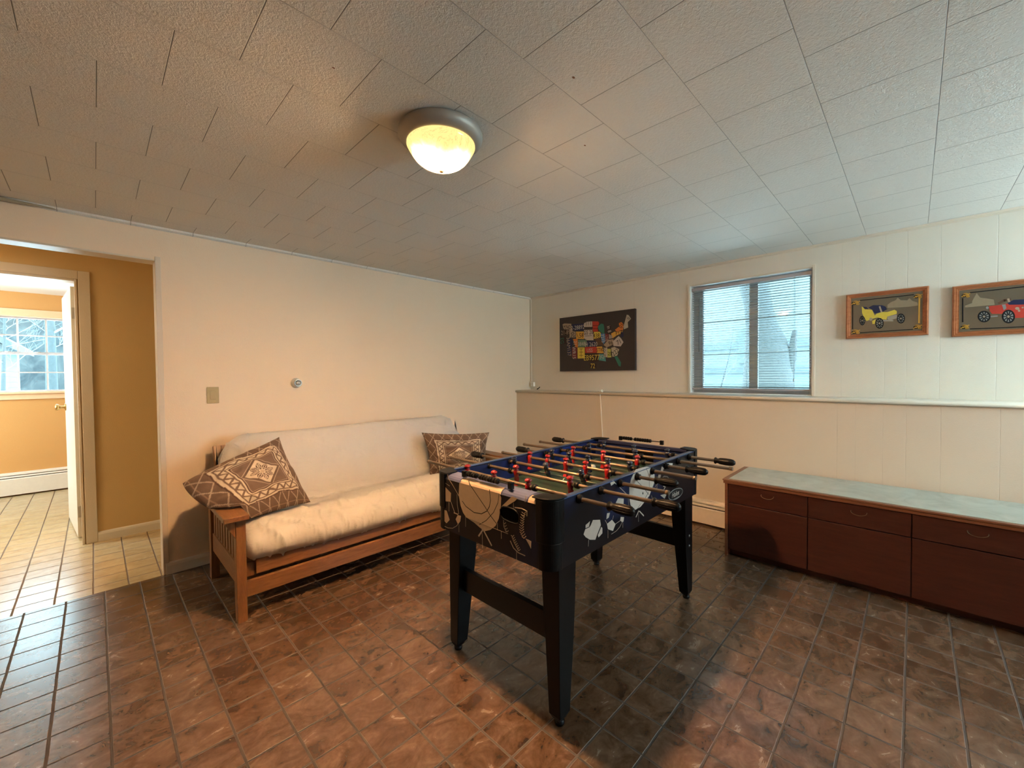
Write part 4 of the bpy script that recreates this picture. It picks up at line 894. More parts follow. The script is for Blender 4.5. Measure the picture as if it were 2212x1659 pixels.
def backpt(x, s, d):   # s along the slope, d behind the mattress
    y, z = 3.235, .37
    return (x, y + s * .36 + d * .93, z + s * .93 - d * .36)


m = MB()


def bbox(m, x0, x1, s0, s1, d0, d1):
    v = [backpt(x, s, d) for d in (d0, d1) for s in (s0, s1) for x in (x0, x1)]
    m.add(v, [(0, 1, 3, 2), (4, 6, 7, 5), (0, 4, 5, 1), (1, 5, 7, 3), (3, 7, 6, 2), (2, 6, 4, 0)])


bbox(m, .556, .600, .02, .50, 0, .026); bbox(m, 2.475, 2.519, .02, .50, 0, .026)
bbox(m, .600, 2.475, .44, .50, 0, .026); bbox(m, .600, 2.475, .02, .08, 0, .026)
for k in range(8):
    x = .72 + k * .225
    bbox(m, x, x + .07, .08, .44, .004, .020)
m.build('back_frame', M_PINE, t, bevel=.003, recalc=True)


# ------------------------------------------------------------------ mattress
def fabric(name, col, rough=0.9, d=0.0012):
    q = NT(name)
    o = q.obj()
    f = q.noise(o, 5, 4)
    q.l(q.mix(f, tuple(c * 0.95 for c in col), tuple(min(1, c * 1.04) for c in col)), q.b.inputs['Base Color'])
    w = q.n('ShaderNodeTexWave'); w.inputs['Scale'].default_value = 260; q.l(o, w.inputs['Vector'])
    n1 = q.bump(w.outputs['Fac'], 0.0002)
    v = q.scaled(o, (1.0, 2.2, 2.2))
    wr_ = q.noise(v, 7.5, 4, 0.6, 1.6)
    rid = q.m_('SUBTRACT', 1.0, q.m_('MULTIPLY', q.m_('ABSOLUTE', q.m_('SUBTRACT', wr_, 0.5)), 7.0), clamp=True)
    n2 = q.bump(rid, d * 2.2, 1.0, n1)
    n3 = q.bump(q.noise(o, 22, 3), d, 1.0, n2)
    q.l(n3, q.b.inputs['Normal'])
    q.b.inputs['Roughness'].default_value = rough
    q.b.inputs['Specular IOR Level'].default_value = 0.2
    q.b.inputs['Sheen Weight'].default_value = 0.15
    return q.m


M_SHEET = fabric('white_cotton_cover', (0.54, 0.52, 0.49), 0.9, 0.0004)


def mattress():
    X0, X1 = 0.553, 2.522
    # centre line (y, z) with half thickness
    cl = [(2.612, .372, .078), (2.67, .388, .094), (2.76, .395, .095), (2.86, .380, .090), (2.96, .362, .084), (3.04, .356, .078),
          (3.105, .385, .074), (3.150, .455, .070), (3.182, .550, .068), (3.212, .640, .070), (3.240, .730, .071), (3.266, .800, .068), (3.285, .852, .058)]
    C = np.array(cl)
    # dense resample
    d = np.r_[0, np.cumsum(np.hypot(np.diff(C[:, 0]), np.diff(C[:, 1])))]
    N = 96
    s = np.linspace(0, d[-1], N)
    cy, cz, ch = [np.interp(s, d, C[:, k]) for k in range(3)]
    for _ in range(4):
        cy[1:-1] = (cy[:-2] + 2 * cy[1:-1] + cy[2:]) / 4; cz[1:-1] = (cz[:-2] + 2 * cz[1:-1] + cz[2:]) / 4; ch[1:-1] = (ch[:-2] + 2 * ch[1:-1] + ch[2:]) / 4
    ty, tz = np.gradient(cy), np.gradient(cz)
    l = np.hypot(ty, tz); ty /= l; tz /= l
    ny, nz = -tz, ty                     # towards the sitter / up
    loop = []
    for i in range(N): loop.append((cy[i] + ny[i] * ch[i], cz[i] + nz[i] * ch[i], s[i], 1))
    for k in range(1, 10):               # top round
        a = PI / 2 - PI * k / 10
        loop.append((cy[-1] + ty[-1] * ch[-1] * math.cos(a) + ny[-1] * ch[-1] * math.sin(a), cz[-1] + tz[-1] * ch[-1] * math.cos(a) + nz[-1] * ch[-1] * math.sin(a), s[-1] + .05, 0))
    for i in range(N - 1, -1, -1): loop.append((cy[i] - ny[i] * ch[i], cz[i] - nz[i] * ch[i], s[i], -1))
    for k in range(1, 10):
        a = -PI / 2 - PI * k / 10 + PI * 0
        a = PI * 1.5 - PI * k / 10
        loop.append((cy[0] + ty[0] * ch[0] * math.cos(a) * 1.0 + ny[0] * ch[0] * math.sin(a), cz[0] + tz[0] * ch[0] * math.cos(a) + nz[0] * ch[0] * math.sin(a), 0, 0))
    L = len(loop)
    my = np.mean([p[0] for p in loop]); NX = 360
    Lx = X1 - X0
    m = MB()
    cc = {}
    # nearest centre for squeezing the ends
    cen = []
    for p in loop:
        j = int(np.argmin((cy - p[0]) ** 2 + (cz - p[1]) ** 2)); cen.append((cy[j], cz[j], ny[j], nz[j]))
    vs = []
    for i in range(NX + 1):
        u = i / NX
        x = X0 + Lx * (u if True else 0)
        e = min(x - X0, X1 - x)
        R = .060
        k = 1.0 if e > R else math.sqrt(max(0.0, 1 - ((R - e) / R) ** 2)) * .78 + .22
        for p, c in zip(loop, cen):
            y = c[0] + (p[0] - c[0]) * k
            z = c[1] + (p[1] - c[1]) * k
            # the upper corners of the back fall away
            if p[2] > .62 * d[-1]:
                w = (p[2] / d[-1] - .62) / .38
                drop = max(0.0, (.17 - e) / .17) ** 2 * .13 * w
                z -= drop
            # wide seat bulge and sag of the front edge
            if p[2] < .25:
                z -= (.004 + .022 * min(1, e / .5)) * (1 - p[2] / .25) * (1 if p[0] < 2.66 else 0) * max(0, min(1, (2.70 - p[0]) / .08))
            # folds
            q = Vector((x * 2.0, y * 3.0, z * 3.0))
            n1 = mnoise.noise(q * .9) * .008
            rr = mnoise.noise(Vector((x * 4.2 + z * 2.5, y * 2.5 + z * 4.5, z * 3 - x * 1.5)))
            fold = math.exp(-(rr / .035) ** 2) + .5 * math.exp(-(rr / .12) ** 2)
            rr3 = mnoise.noise(Vector((x * 9.5 - z * 7, y * 3, z * 6 + 3.3)))
            fold3 = math.exp(-(rr3 / .045) ** 2)
            amt = am3 = 0
            if p[3] >= 0 or p[2] < .1:
                fr = max(0.0, 1 - p[2] / .30)            # the front roll is creased most
                endk = max(0.0, 1 - e / .32)
                amt = .0022 + .0085 * fr + .0130 * endk
                am3 = .0070 * fr + .0080 * endk
            rr2 = mnoise.noise(Vector((x * 1.6, y * 9, z * 11 + x * 1.2)))
            f_ = fold * amt + fold3 * am3 + n1 * .6 + math.exp(-(rr2 / .030) ** 2) * .0036 * (1 if p[3] > 0 else 0)
            dy, dz = (p[0] - c[0]), (p[1] - c[1])
            ll = math.hypot(dy, dz) or 1
            y += dy / ll * f_ * k; z += dz / ll * f_ * k
            vs.append((x, y if z > .31 else min(y, y), max(z, .303) if 2.574 < y < 3.13 else z))
    fs = []
    for i in range(NX):
        for j in range(L):
            a, b_ = i * L + j, i * L + (j + 1) % L
            fs.append((a, a + L, b_ + L, b_))
    m.add(vs, fs, 0, True)
    # rounded ends
    for i, flip in ((0, False), (NX, True)):
        base = len(m.v)
        ring = [vs[i * L + j] for j in range(L)]
        cv_ = [(ring[j][0] + (0.0), cen[j][0], cen[j][1]) for j in range(L)]
        m.add(ring + cv_, [((j, (j + 1) % L, L + (j + 1) % L, L + j) if flip else (j, L + j, L + (j + 1) % L, (j + 1) % L)) for j in range(L)], 0, True)
    o = m.build('futon_mattress', M_SHEET, weld=True, recalc=True)
    return tag(o, 'white cotton-covered futon mattress folded over the wooden frame', 'mattress')


mattress()


# ------------------------------------------------------------------ cushions
def cushion_pattern(u, v):
    x, y = u * 2 - 1, v * 2 - 1
    br = (0.125, 0.084, 0.060); li = (0.33, 0.26, 0.20); cr = (0.50, 0.42, 0.32); dk = (0.085, 0.048, 0.034); mid = (0.150, 0.102, 0.074)
    a = max(abs(x), abs(y)); dsum = abs(x) + abs(y)
    wob = 0.012 * math.sin(9 * x + 3) + 0.010 * math.sin(11 * y)
    if a > .74 + wob:
        g1 = ((x + y * .55) * 3.6) % 1.0; g2 = ((x - y * .55) * 3.6 + .3) % 1.0
        g3 = (y * 4.2) % 1.0 if abs(y) > abs(x) else (x * 4.2) % 1.0
        if min(g1, 1 - g1) < .045 or min(g2, 1 - g2) < .045: return li
        if min(g3, 1 - g3) < .03: return (0.24, 0.16, 0.11)
        return br
    if a > .715 + wob: return dk
    if a > .47:
        if a < .485 or a > .70 + wob: return cr
        if abs(a - .66) < .009 or abs(a - .515) < .009: return mid
        if .53 < a < .645:
            c = (y if abs(x) > abs(y) else x)
            zz = abs(((c * 4.6) % 1.0) * 2 - 1)
            if abs((a - .53) / .115 - zz) < .26: return mid
        return cr
    if a > .452: return dk
    if a > .435: return li
    if abs(dsum - .455) < .014: return li
    if dsum > .395: return br if dsum < .455 else mid
    # flower on a cream lozenge
    r = math.hypot(x, y); th = math.atan2(y, x)
    if dsum > .375: return dk
    if r < .045: return (0.40, 0.31, 0.22)
    if r < .265:
        k = ((th / (PI / 4)) + .5) % 1.0 * 2 - 1      # eight petals
        w = .85 * math.sin(min(1, max(0, (r - .06) / .20)) * PI) ** .6 if r > .06 else 0
        if abs(k) < w:
            if abs(k) > w * .55: return dk
            if abs(k) < w * .18: return dk
    return cr


def cushion_mat():
    q = NT('printed_brown_cushion_cotton')
    at = q.n('ShaderNodeVertexColor'); at.layer_name = 'print'
    o = q.obj()
    f = q.noise(o, 60, 3)
    q.l(q.mix(q.m_('MULTIPLY', f, 0.25), at.outputs[0], (0.10, 0.06, 0.04), 'MIX'), q.b.inputs['Base Color'])
    q.l(q.bump(q.noise(o, 300, 2), 0.0004, 1.0, q.bump(q.noise(o, 14, 4), 0.006)), q.b.inputs['Normal'])
    q.b.inputs['Roughness'].default_value = 0.9
    q.b.inputs['Specular IOR Level'].default_value = 0.15
    return q.m


M_CUSH = cushion_mat()


def cushion(label, C, thick, collide, seed, bow=0.0):
    """C: corners p00 (u0v0), p10, p11, p01 as Vectors"""
    C = [Vector(c) for c in C]
    n = ((C[1] - C[0]).cross(C[3] - C[0])).normalized()
    if n.dot(Vector((0, 0, CAM_H)) - C[0]) < 0: n = -n
    N = 150
    m = MB()

    def P(u, v, side):
        # edges pulled in between the corners
        uu, vv = u * 2 - 1, v * 2 - 1
        pin = .085
        u2 = .5 + uu * .5 * (1 - pin * (1 - vv ** 2) * 1.0)
        v2 = .5 + vv * .5 * (1 - pin * (1 - uu ** 2) * 1.0)
        p = C[0] * (1 - u2) * (1 - v2) + C[1] * u2 * (1 - v2) + C[2] * u2 * v2 + C[3] * (1 - u2) * v2
        h = (max(0, 1 - abs(uu) ** 2.3) * max(0, 1 - abs(vv) ** 2.3)) ** .55 * thick
        wr_ = mnoise.noise(Vector((u * 5 + seed, v * 5, side * 3.1))) * .026 + mnoise.noise(Vector((u * 13, v * 13 + seed, side))) * .009
        wr_ *= min(1, h / thick * 1.6)
        p = p + n * (side * h * (1.0 if side > 0 else .55) + wr_ * (1 if side > 0 else .3))
        p = p + (C[0] - C[1]).normalized() * (bow * (1 - u) ** 3 * 4 * v * (1 - v)) - Vector((0, 0, bow * .5)) * ((1 - u) ** 4 * v * v)
        return collide(p, side, h)
    cols = []
    for side in (1, -1):
        vs = [P(i / N, j / N, side) for j in range(N + 1) for i in range(N + 1)]
        fs = []
        for j in range(N):
            for i in range(N):
                a = j * (N + 1) + i
                q4 = (a, a + 1, a + N + 2, a + N + 1)
                fs.append(q4 if side > 0 else q4[::-1])
        m.add(vs, fs, 0, True)
        cols += [cushion_pattern(i / N, j / N) for j in range(N + 1) for i in range(N + 1)]
    o = m.build('throw_cushion', M_CUSH)
    me = o.data
    ca = me.color_attributes.new('print', 'FLOAT_COLOR', 'POINT')
    ca.data.foreach_set('color', np.array([(*c, 1.0) for c in cols], dtype=np.float32).ravel())
    return tag(o, label, 'cushion', 'brown patterned cushions on the futon')


def coll1(p, side, h):
    # rests on the seat, drapes over the armrest
    z = p.z
    f = .505
    if p.x < .600:
        k = min(1, (.600 - p.x) / .05)
        f = .505 + k * (.585 - .505)
        if p.x < .43: f = .585 - (.43 - p.x) * .6
    f += 0.004 if side > 0 else 0.0
    if z < f + h * .2: z = f + h * .2 + (z - f) * .02
    return Vector((p.x, p.y, z))


cushion('brown and cream printed cushion slumped over the left armrest of the futon',
        [(.585, 2.645, .49), (.945, 2.73, .50), (.862, 3.05, .897), (.330, 2.90, .757)], .115, coll1, 1.7, .085)


def coll2(p, side, h):
    z = p.z
    f = min(.49, max(.432, .49 - (p.y - 2.76) * .26))
    if z < f: z = f + (z - f) * .03 + h * .1
    return Vector((p.x, p.y, z))


cushion('brown and cream printed cushion upright at the far right end of the futon',
        [(2.010, 2.98, .42), (2.455, 2.74, .46), (2.455, 2.70, .79), (1.960, 3.02, .812)], .115, coll2, 5.2)

# ================================================================== game table
TX0, TX1, TY0, TY1 = 1.100, 2.462, 0.895, 1.577
TZ0, TZ1 = 0.603, 0.858
FZ = 0.742


def art_m(name, c, r=0.4):
    return plain('print_' + name, c, r, spec=0.2, noise_amt=0.10, nscale=60)


AM = {k: art_m(k, c) for k, c in dict(
    cream=(0.34, 0.26, 0.185), grey=(0.30, 0.26, 0.22), black=(0.010, 0.010, 0.011), white=(0.46, 0.40, 0.345), lblue=(0.065, 0.075, 0.14),
    red=(0.42, 0.045, 0.030), yellow=(0.62, 0.47, 0.07), navy=(0.018, 0.022, 0.060), gold=(0.62, 0.34, 0.06), green=(0.035, 0.16, 0.11),
    dgreen=(0.12, 0.20, 0.13), blue=(0.07, 0.20, 0.40), orange=(0.56, 0.17, 0.04), teal=(0.07, 0.26, 0.25), lime=(0.40, 0.40, 0.09),
    stone=(0.40, 0.36, 0.28), maroon=(0.16, 0.03, 0.035), brown=(0.10, 0.055, 0.035), dk=(0.035, 0.022, 0.018), mtan=(0.26, 0.20, 0.13), wgrey=(0.22, 0.22, 0.21)).items()}


def navy_panel(name, a, bb, lo=0.42, hi=0.66):
    q = NT(name)
    p, x, y, z = q.pos()
    f = q.smooth(q.noise(p, 3.2, 3, 0.5, 0.4), lo, hi)
    q.l(q.mix(f, a, bb), q.b.inputs['Base Color'])
    q.b.inputs['Roughness'].default_value = 0.34
    q.b.inputs['Specular IOR Level'].default_value = 0.22
    return q.m


M_PANEL = navy_panel('airbrushed_navy_black_print', (0.0045, 0.0035, 0.005), (0.009, 0.015, 0.046), 0.50, 0.72)
M_INNER = navy_panel('deep_blue_inner_wall', (0.006, 0.012, 0.060), (0.012, 0.024, 0.125))
M_RAILT = plain('blue_metal_rail', (0.035, 0.055, 0.13), 0.30, 0.5)
M_RAILE = navy_panel('slate_blue_end_rail', (0.018, 0.022, 0.055), (0.038, 0.046, 0.10))
M_FIELD = plain('green_playfield', (0.018, 0.036, 0.020), 0.35, noise_amt=0.2, nscale=8)
M_LINE = plain('white_pitch_line', (0.55, 0.52, 0.42), 0.4)
M_ROD = plain('tarnished_rod_steel', (0.155, 0.115, 0.082), 0.42, 0.6, noise_amt=0.25, nscale=20)
M_REDP = plain('glossy_red_plastic', (0.22, 0.007, 0.008), 0.2, coat=0.2)
M_BLUEP = plain('glossy_dark_blue_plastic', (0.007, 0.009, 0.024), 0.16, coat=0.3)
M_BOLT = plain('dull_zinc', (0.14, 0.14, 0.14), 0.4, 0.9)

tb = thing('foosball_table', 'black and blue foosball table printed with sports balls in the middle of the room', 'game table', ((TX0 + TX1) / 2, (TY0 + TY1) / 2, 0))
PM = [M_PANEL] + [AM[k] for k in AM]
PI_ = {k: i + 1 for i, k in enumerate(AM)}
# near end panel with its print
m = MB().box(TX0, TX0 + .020, TY0 + .045, TY1 - .045, TZ0, .8335)
draw(m, ART['END'], 0, TX0, -1, PI_)
m.build('end_panel', PM, tb)
m = MB().box(TX1 - .020, TX1, TY0 + .045, TY1 - .045, TZ0, .8335)
m.build('end_panel', M_PANEL, tb)
# ball return mouth: a rim around a flat black patch painting its shade
hole = ART['HOLE']
m = MB()
cy_ = sum(p[0] for p in hole) / len(hole); cz_ = sum(p[1] for p in hole) / len(hole)
sc = lambda k: [(cy_ + (p[0] - cy_) * k, cz_ + (p[1] - cz_) * k) for p in hole]
m.prism(sc(.90), TX0 - .0016, TX0 - .0012, 0, 1)
m.tube([(TX0 - .002, p[0], p[1]) for p in sc(.95) + [sc(.95)[0], sc(.95)[1]]], .0035, 8, 0, caps=False)
m.build('ball_return', [M_BLACK, M_VOID], tb)
# side panels
m = MB().box(TX0 + .045, TX1 - .045, TY0, TY0 + .020, TZ0, .848, 0)
m.box(TX0 + .020, TX1 - .020, TY0 + .0202, TY0 + .0225, FZ + .001, .846, len(PM))
th = draw(m, ART['SIDE'], 1, TY0, -1, PI_)
# oval emblem with its lettering
lg = ART['LOGO']
flat_on(m, lg, 1, TY0, -1, PI_['black'], th)
for q in ribbon(lg + [lg[0]], .0035):
    flat_on(m, q, 1, TY0, -1, PI_['wgrey'], th + .00003)
lcx = sum(p[0] for p in lg) / len(lg); lcz = sum(p[1] for p in lg) / len(lg)
text_on(m, 'Halex', lcx, lcz + .002, .027, math.radians(0), lambda u, w: (u, TY0 - th - .0001, w), PI_['white'], shear=.25)
for q in ribbon([(lcx - .045, lcz - .022), (lcx + .045, lcz - .022)], .002):
    flat_on(m, q, 1, TY0, -1, PI_['grey'], th + .00003)
m.build('side_panel', PM + [M_INNER], tb)
m = MB().box(TX0 + .045, TX1 - .045, TY1 - .020, TY1, TZ0, .848, 0)
m.box(TX0 + .020, TX1 - .020, TY1 - .0225, TY1 - .0202, FZ + .001, .846, 1)
m.build('side_panel', [M_PANEL, M_INNER], tb)
# top rails
for y0_, y1_ in ((TY0 - .001, TY0 + .023), (TY1 - .023, TY1 + .001)):
    MB().box(TX0 + .050, TX1 - .050, y0_, y1_, .8485, .8565).build('side_rail', M_RAILT, tb, bevel=.003)
for sgn, xo in ((1, TX0), (-1, TX1)):
    x_ = lambda d: xo + sgn * d
    m = MB()
    top = [(0, .8340), (.0035, .8425), (.011, .8495), (.026, .8545), (.060, .8570)]
    prf = [(x_(d_), z_) for d_, z_ in top] + [(x_(.066), .8550), (x_(.066), .8340)]
    m.prism(prf, TY0 + .045, TY1 - .045, 1)

    def wrap(ya, yb, mi, n=4, k=.0006):
        # printed band that folds over the rounded edge
        outer = [(x_(d_ - k), z_ + k) for d_, z_ in top[:n]]
        inner = [(x_(d_ + .001), z_ - .001) for d_, z_ in top[:n]][::-1]
        m.prism(outer + inner, ya, yb, 1, mi)
    if sgn > 0:
        wrap(1.148, 1.400, 1)
        wrap(.945, 1.005, 1, 4)
        wrap(1.405, 1.492, 2, 5)
        wrap(1.010, 1.140, 2, 5)
    m.build('end_rail', [M_RAILE, AM['cream'], AM['lblue']], tb, recalc=True)
    # inner end wall with goal mouth
    m = MB()
    xi0, xi1 = sorted((x_(.062), x_(.066)))
    m.box(xi0, xi1, TY0 + .0235, TY1 - .0235, FZ + .001, .840, 0)
    gx = x_(.0665)
    m.box(min(gx, gx + sgn * .001), max(gx, gx + sgn * .001), 1.236 - .095, 1.236 + .095, FZ + .002, FZ + .070, 1)  # goal mouth darkness painted by a thin black plate
    m.build('end_wall', [M_INNER, M_VOID], tb)
# playfield
m = MB().box(TX0 + .067, TX1 - .067, TY0 + .0235, TY1 - .0235, FZ - .012, FZ, 0)
zt_ = FZ + .0004
cxF, cyF = (TX0 + TX1) / 2 + .004, 1.236


def strip(x0, x1, y0, y1): m.box(x0, x1, y0, y1, FZ, zt_, 1)


strip(cxF - .0025, cxF + .0025, TY0 + .04, TY1 - .04)
ring = lambda r_, n=40: [(cxF + r_ * math.cos(2 * PI * k / n), cyF + r_ * math.sin(2 * PI * k / n)) for k in range(n + 1)]
for q in ribbon(ring(.105), .005): flat_on(m, q, 2, FZ, 1, 1, .0006)
for s_ in (-1, 1):
    xe = cxF + s_ * .60; xb = cxF + s_ * .355
    strip(min(xb, xb + s_ * .005), max(xb, xb + s_ * .005), cyF - .255, cyF + .255)
    for yy in (-.255, .250): strip(min(xb, xe), max(xb, xe), cyF + yy, cyF + yy + .005)
    xg = cxF + s_ * .49
    strip(min(xg, xg + s_ * .004), max(xg, xg + s_ * .004), cyF - .14, cyF + .14)
m.build('playfield', [M_FIELD, M_LINE], tb)
MB().box(TX0 + .021, TX1 - .021, TY0 + .021, TY1 - .021, TZ0 + .004, TZ0 + .012).build('bottom_panel', M_BLACKL, tb)
# rounded plastic corners, lower sleeve and thicker upper cap
for sx, cx_ in ((-1, TX0), (1, TX1)):
    for sy, cyy in ((-1, TY0), (1, TY1)):
        def cpoly(o, r_, ext, thk):
            """L shaped wrap with rounded outer corner; o = how far it stands proud"""
            px, py = cx_ + sx * o, cyy + sy * o
            cc = (px - sx * r_, py - sy * r_)
            outer = [(px - sx * ext, py)] + [(cc[0] + sx * r_ * math.sin(a), cc[1] + sy * r_ * math.cos(a)) for a in [PI / 2 * k / 10 for k in range(11)]] + [(px, py - sy * ext)]
            inner = [(px - sx * thk, py - sy * ext)] + [(cc[0] + sx * (r_ - thk) * math.cos(a), cc[1] + sy * (r_ - thk) * math.sin(a)) for a in [PI / 2 * k / 6 for k in range(7)]] + [(px - sx * ext, py - sy * thk)]
            return outer + inner
        m = MB()
        m.prism(cpoly(.002, .050, .062, .012), TZ0 - .002, .700, 2)
        m.prism(cpoly(.0055, .053, .075, .014), .7005, .8555, 2)
        # closed top cap
        px, py = cx_ + sx * .0055, cyy + sy * .0055
        r_ = .053
        cc = (px - sx * r_, py - sy * r_)
        top = [(px - sx * .092, py)] + [(cc[0] + sx * r_ * math.sin(a), cc[1] + sy * r_ * math.cos(a)) for a in [PI / 2 * k / 12 for k in range(13)]] + [(px, py - sy * .092), (px - sx * .062, py - sy * .092), (px - sx * .075, py - sy * .055), (px - sx * .092, py - sy * .030)]
        m.prism(top, .8560, .8620, 2)
        m.build('corner_guard', M_BLACKT, tb, bevel=.0025, recalc=True)
        # leg: two boards meeting at the corner, tapering on the inside
        x0l, y0l = (cx_ - sx * .058, cyy - sy * .014)
        m = MB()
        ang = []
        zs = [(.602, .105, .082), (.46, .100, .078), (.30, .088, .066), (.042, .062, .052), (.020, .048, .038)]
        vs = []
        for z_, wx, wy in zs:
            i_ = .010 if z_ < .03 else 0
            vs += [(x0l - sx * i_, y0l - sy * i_, z_), (x0l - sx * wx, y0l - sy * i_, z_), (x0l - sx * wx, y0l - sy * wy, z_), (x0l - sx * i_, y0l - sy * wy, z_)]
        fs = [(0, 1, 2, 3), tuple(range(len(vs) - 4, len(vs)))[::-1]]
        for k in range(len(zs) - 1):
            for i in range(4):
                j = (i + 1) % 4
                fs.append((k * 4 + i, k * 4 + 4 + i, k * 4 + 4 + j, k * 4 + j))
        m.add(vs, fs)
        lg_ = m.build('leg', M_BLACKL, tb, bevel=.002, recalc=True)
        fx, fy = x0l - sx * .028, y0l - sy * .024
        m = MB().lathe([(.0, .0), (.017, .0), (.019, .006), (.019, .014), (.014, .0195), (.0, .0195)], (fx, fy, 0), 16)
        m.build('levelling_foot', M_BLACK, lg_)
        for z_ in ((.315, .372) if sx > 0 else ()):
            m = MB()
            yb = y0l + sy * .0005
            m.lathe([(.0, .003), (.005, .003), (.008, .0), (.008, -.001)] if sy > 0 else [(.0, -.003), (.005, -.003), (.008, 0), (.008, .001)], (x0l - sx * .045, yb, z_), 6, 'y')
            m.build('bolt', M_BOLT, lg_, recalc=True)
for x0_ in (TX0 + .085, TX1 - .110):
    MB().box(x0_, x0_ + .025, TY0 + .085, TY1 - .085, .293, .396).build('leg_brace', M_BLACKL, tb, bevel=.002)

# score counters on the end rails
for xc, ys, ye in ((TX0 + .018, 1.385, 1.115), (TX1 - .018, 1.385, 1.115)):
    m = MB()
    m.tube([(xc, ys, .876), (xc, ye, .876)], .003, 8)
    for yy in (ys + .006, ye - .006):
        m.box(xc - .009, xc + .009, yy - .010, yy + .010, .8595, .886)
    co_ = m.build('score_counter', M_BLACK, tb, bevel=.002)
    m = MB()
    sg = (ye - ys) / abs(ye - ys)
    offs = [(.018 + .0165 * k) for k in range(4)] + [(.100 + .0165 * k) for k in range(7)]
    for o_ in offs:
        yy = ys + sg * o_
        m.lathe([(.004, -.0072), (.010, -.0068), (.0115, -.004), (.0115, .004), (.010, .0068), (.004, .0072)], (xc, yy, .876), 14, 'y')
    m.build('score_bead', M_BLACKT, co_, recalc=True)

# rods -------------------------------------------------------------
RODX = [1.262 + .1494 * k for k in range(8)]
RZ = 0.834
RIGHT = [('h', .667), ('h', .573), ('p', .682), ('h', .705), ('p', .690), ('h', .689), ('p', .629), ('h', .656)]
LEFT = [('p', 1.878), ('p', 1.880), ('h', 1.875), ('p', 1.763), ('h', 1.791), ('p', 1.865), ('p', 1.851), ('h', 1.861)]
MEN = [[1.576 - .028, 1.359, 1.149], [1.363, 1.043], [1.514, 1.297, 1.087], [1.543, 1.414, 1.292, 1.169, 1.045],
       [1.502, 1.379, 1.254, 1.130, 1.006], [1.462, 1.254, 1.046], [1.447, 1.134], [1.433, 1.223, 1.014]]
TEAM = 'rrbrbrbb'
TILT = [0, 4, 22, -3, 12, -6, 10, 5]


def player_mesh():
    m = MB()
    pr_ = [(.0, -.030), (.0075, -.030), (.0100, -.024), (.0130, -.014), (.0140, -.004), (.0140, .006), (.0120, .011), (.0088, .014), (.0082, .0165),
           (.0125, .0190), (.0158, .0225), (.0155, .0262), (.0125, .0305), (.0070, .0335), (.0, .0345)]
    m.lathe(pr_, (0, 0, 0), 18, 'z', sy=1.0)
    # legs and boot: wedge
    v = [(-.0075, -.0100, -.026), (.0075, -.0100, -.026), (.0075, .0100, -.026), (-.0075, .0100, -.026),
         (-.0050, -.0085, -.052), (.0050, -.0085, -.052), (.0050, .0085, -.052), (-.0050, .0085, -.052),
         (-.0090, -.0115, -.066), (.0090, -.0115, -.066), (.0090, .0115, -.066), (-.0090, .0115, -.066)]
    f = [(0, 1, 2, 3), (11, 10, 9, 8)]
    for k in range(2):
        for i in range(4):
            j = (i + 1) % 4
            f.append((k * 4 + i, k * 4 + 4 + i, k * 4 + 4 + j, k * 4 + j))
    m.add(v, f)
    return m


pm = {}
for key, mat in (('r', M_REDP), ('b', M_BLUEP)):
    o = player_mesh().build('player_figure', mat, recalc=False)
    o.data.transform(Matrix.Translation(o.location))   # back to rod-centred coordinates
    pm[key] = o.data
    bpy.data.objects.remove(o)


def handle_mesh(sign, black):
    """grip built along +y * sign from its flange at 0"""
    m = MB()
    L_ = .100
    pr_ = [(.0, 0), (.0155, 0), (.0175, .003), (.0175, .006), (.0135, .009), (.0125, .016), (.0145, .022), (.0160, .032), (.0170, .055), (.0165, .080), (.0140, .093), (.0080, L_), (.0, L_ + .001)]
    m.lathe([(r_, h_ * sign) for r_, h_ in pr_], (0, 0, 0), 20, 'y')
    for k in range(14):                                  # raised grip ribs
        a = 2 * PI * k / 14
        p0 = [(math.sin(a) * rr, sign * hh, math.cos(a) * rr) for rr, hh in ((.0150, .024), (.0164, .036), (.0174, .055), (.0169, .078), (.0150, .090))]
        m.tube(p0, .0012, 5)
    for hh, rr in ((.040, .0170), (.055, .0175), (.070, .0173)):
        m.lathe([(rr - .002, sign * (hh - .0012)), (rr + .0006, sign * hh), (rr - .002, sign * (hh + .0012))], (0, 0, 0), 20, 'y')
    return m


hm = {}
for sg in (-1, 1):
    o = handle_mesh(sg, True).build('rod_handle', M_BLACK, recalc=True)
    o.data.transform(Matrix.Translation(o.location))
    hm[sg] = o.data
    bpy.data.objects.remove(o)

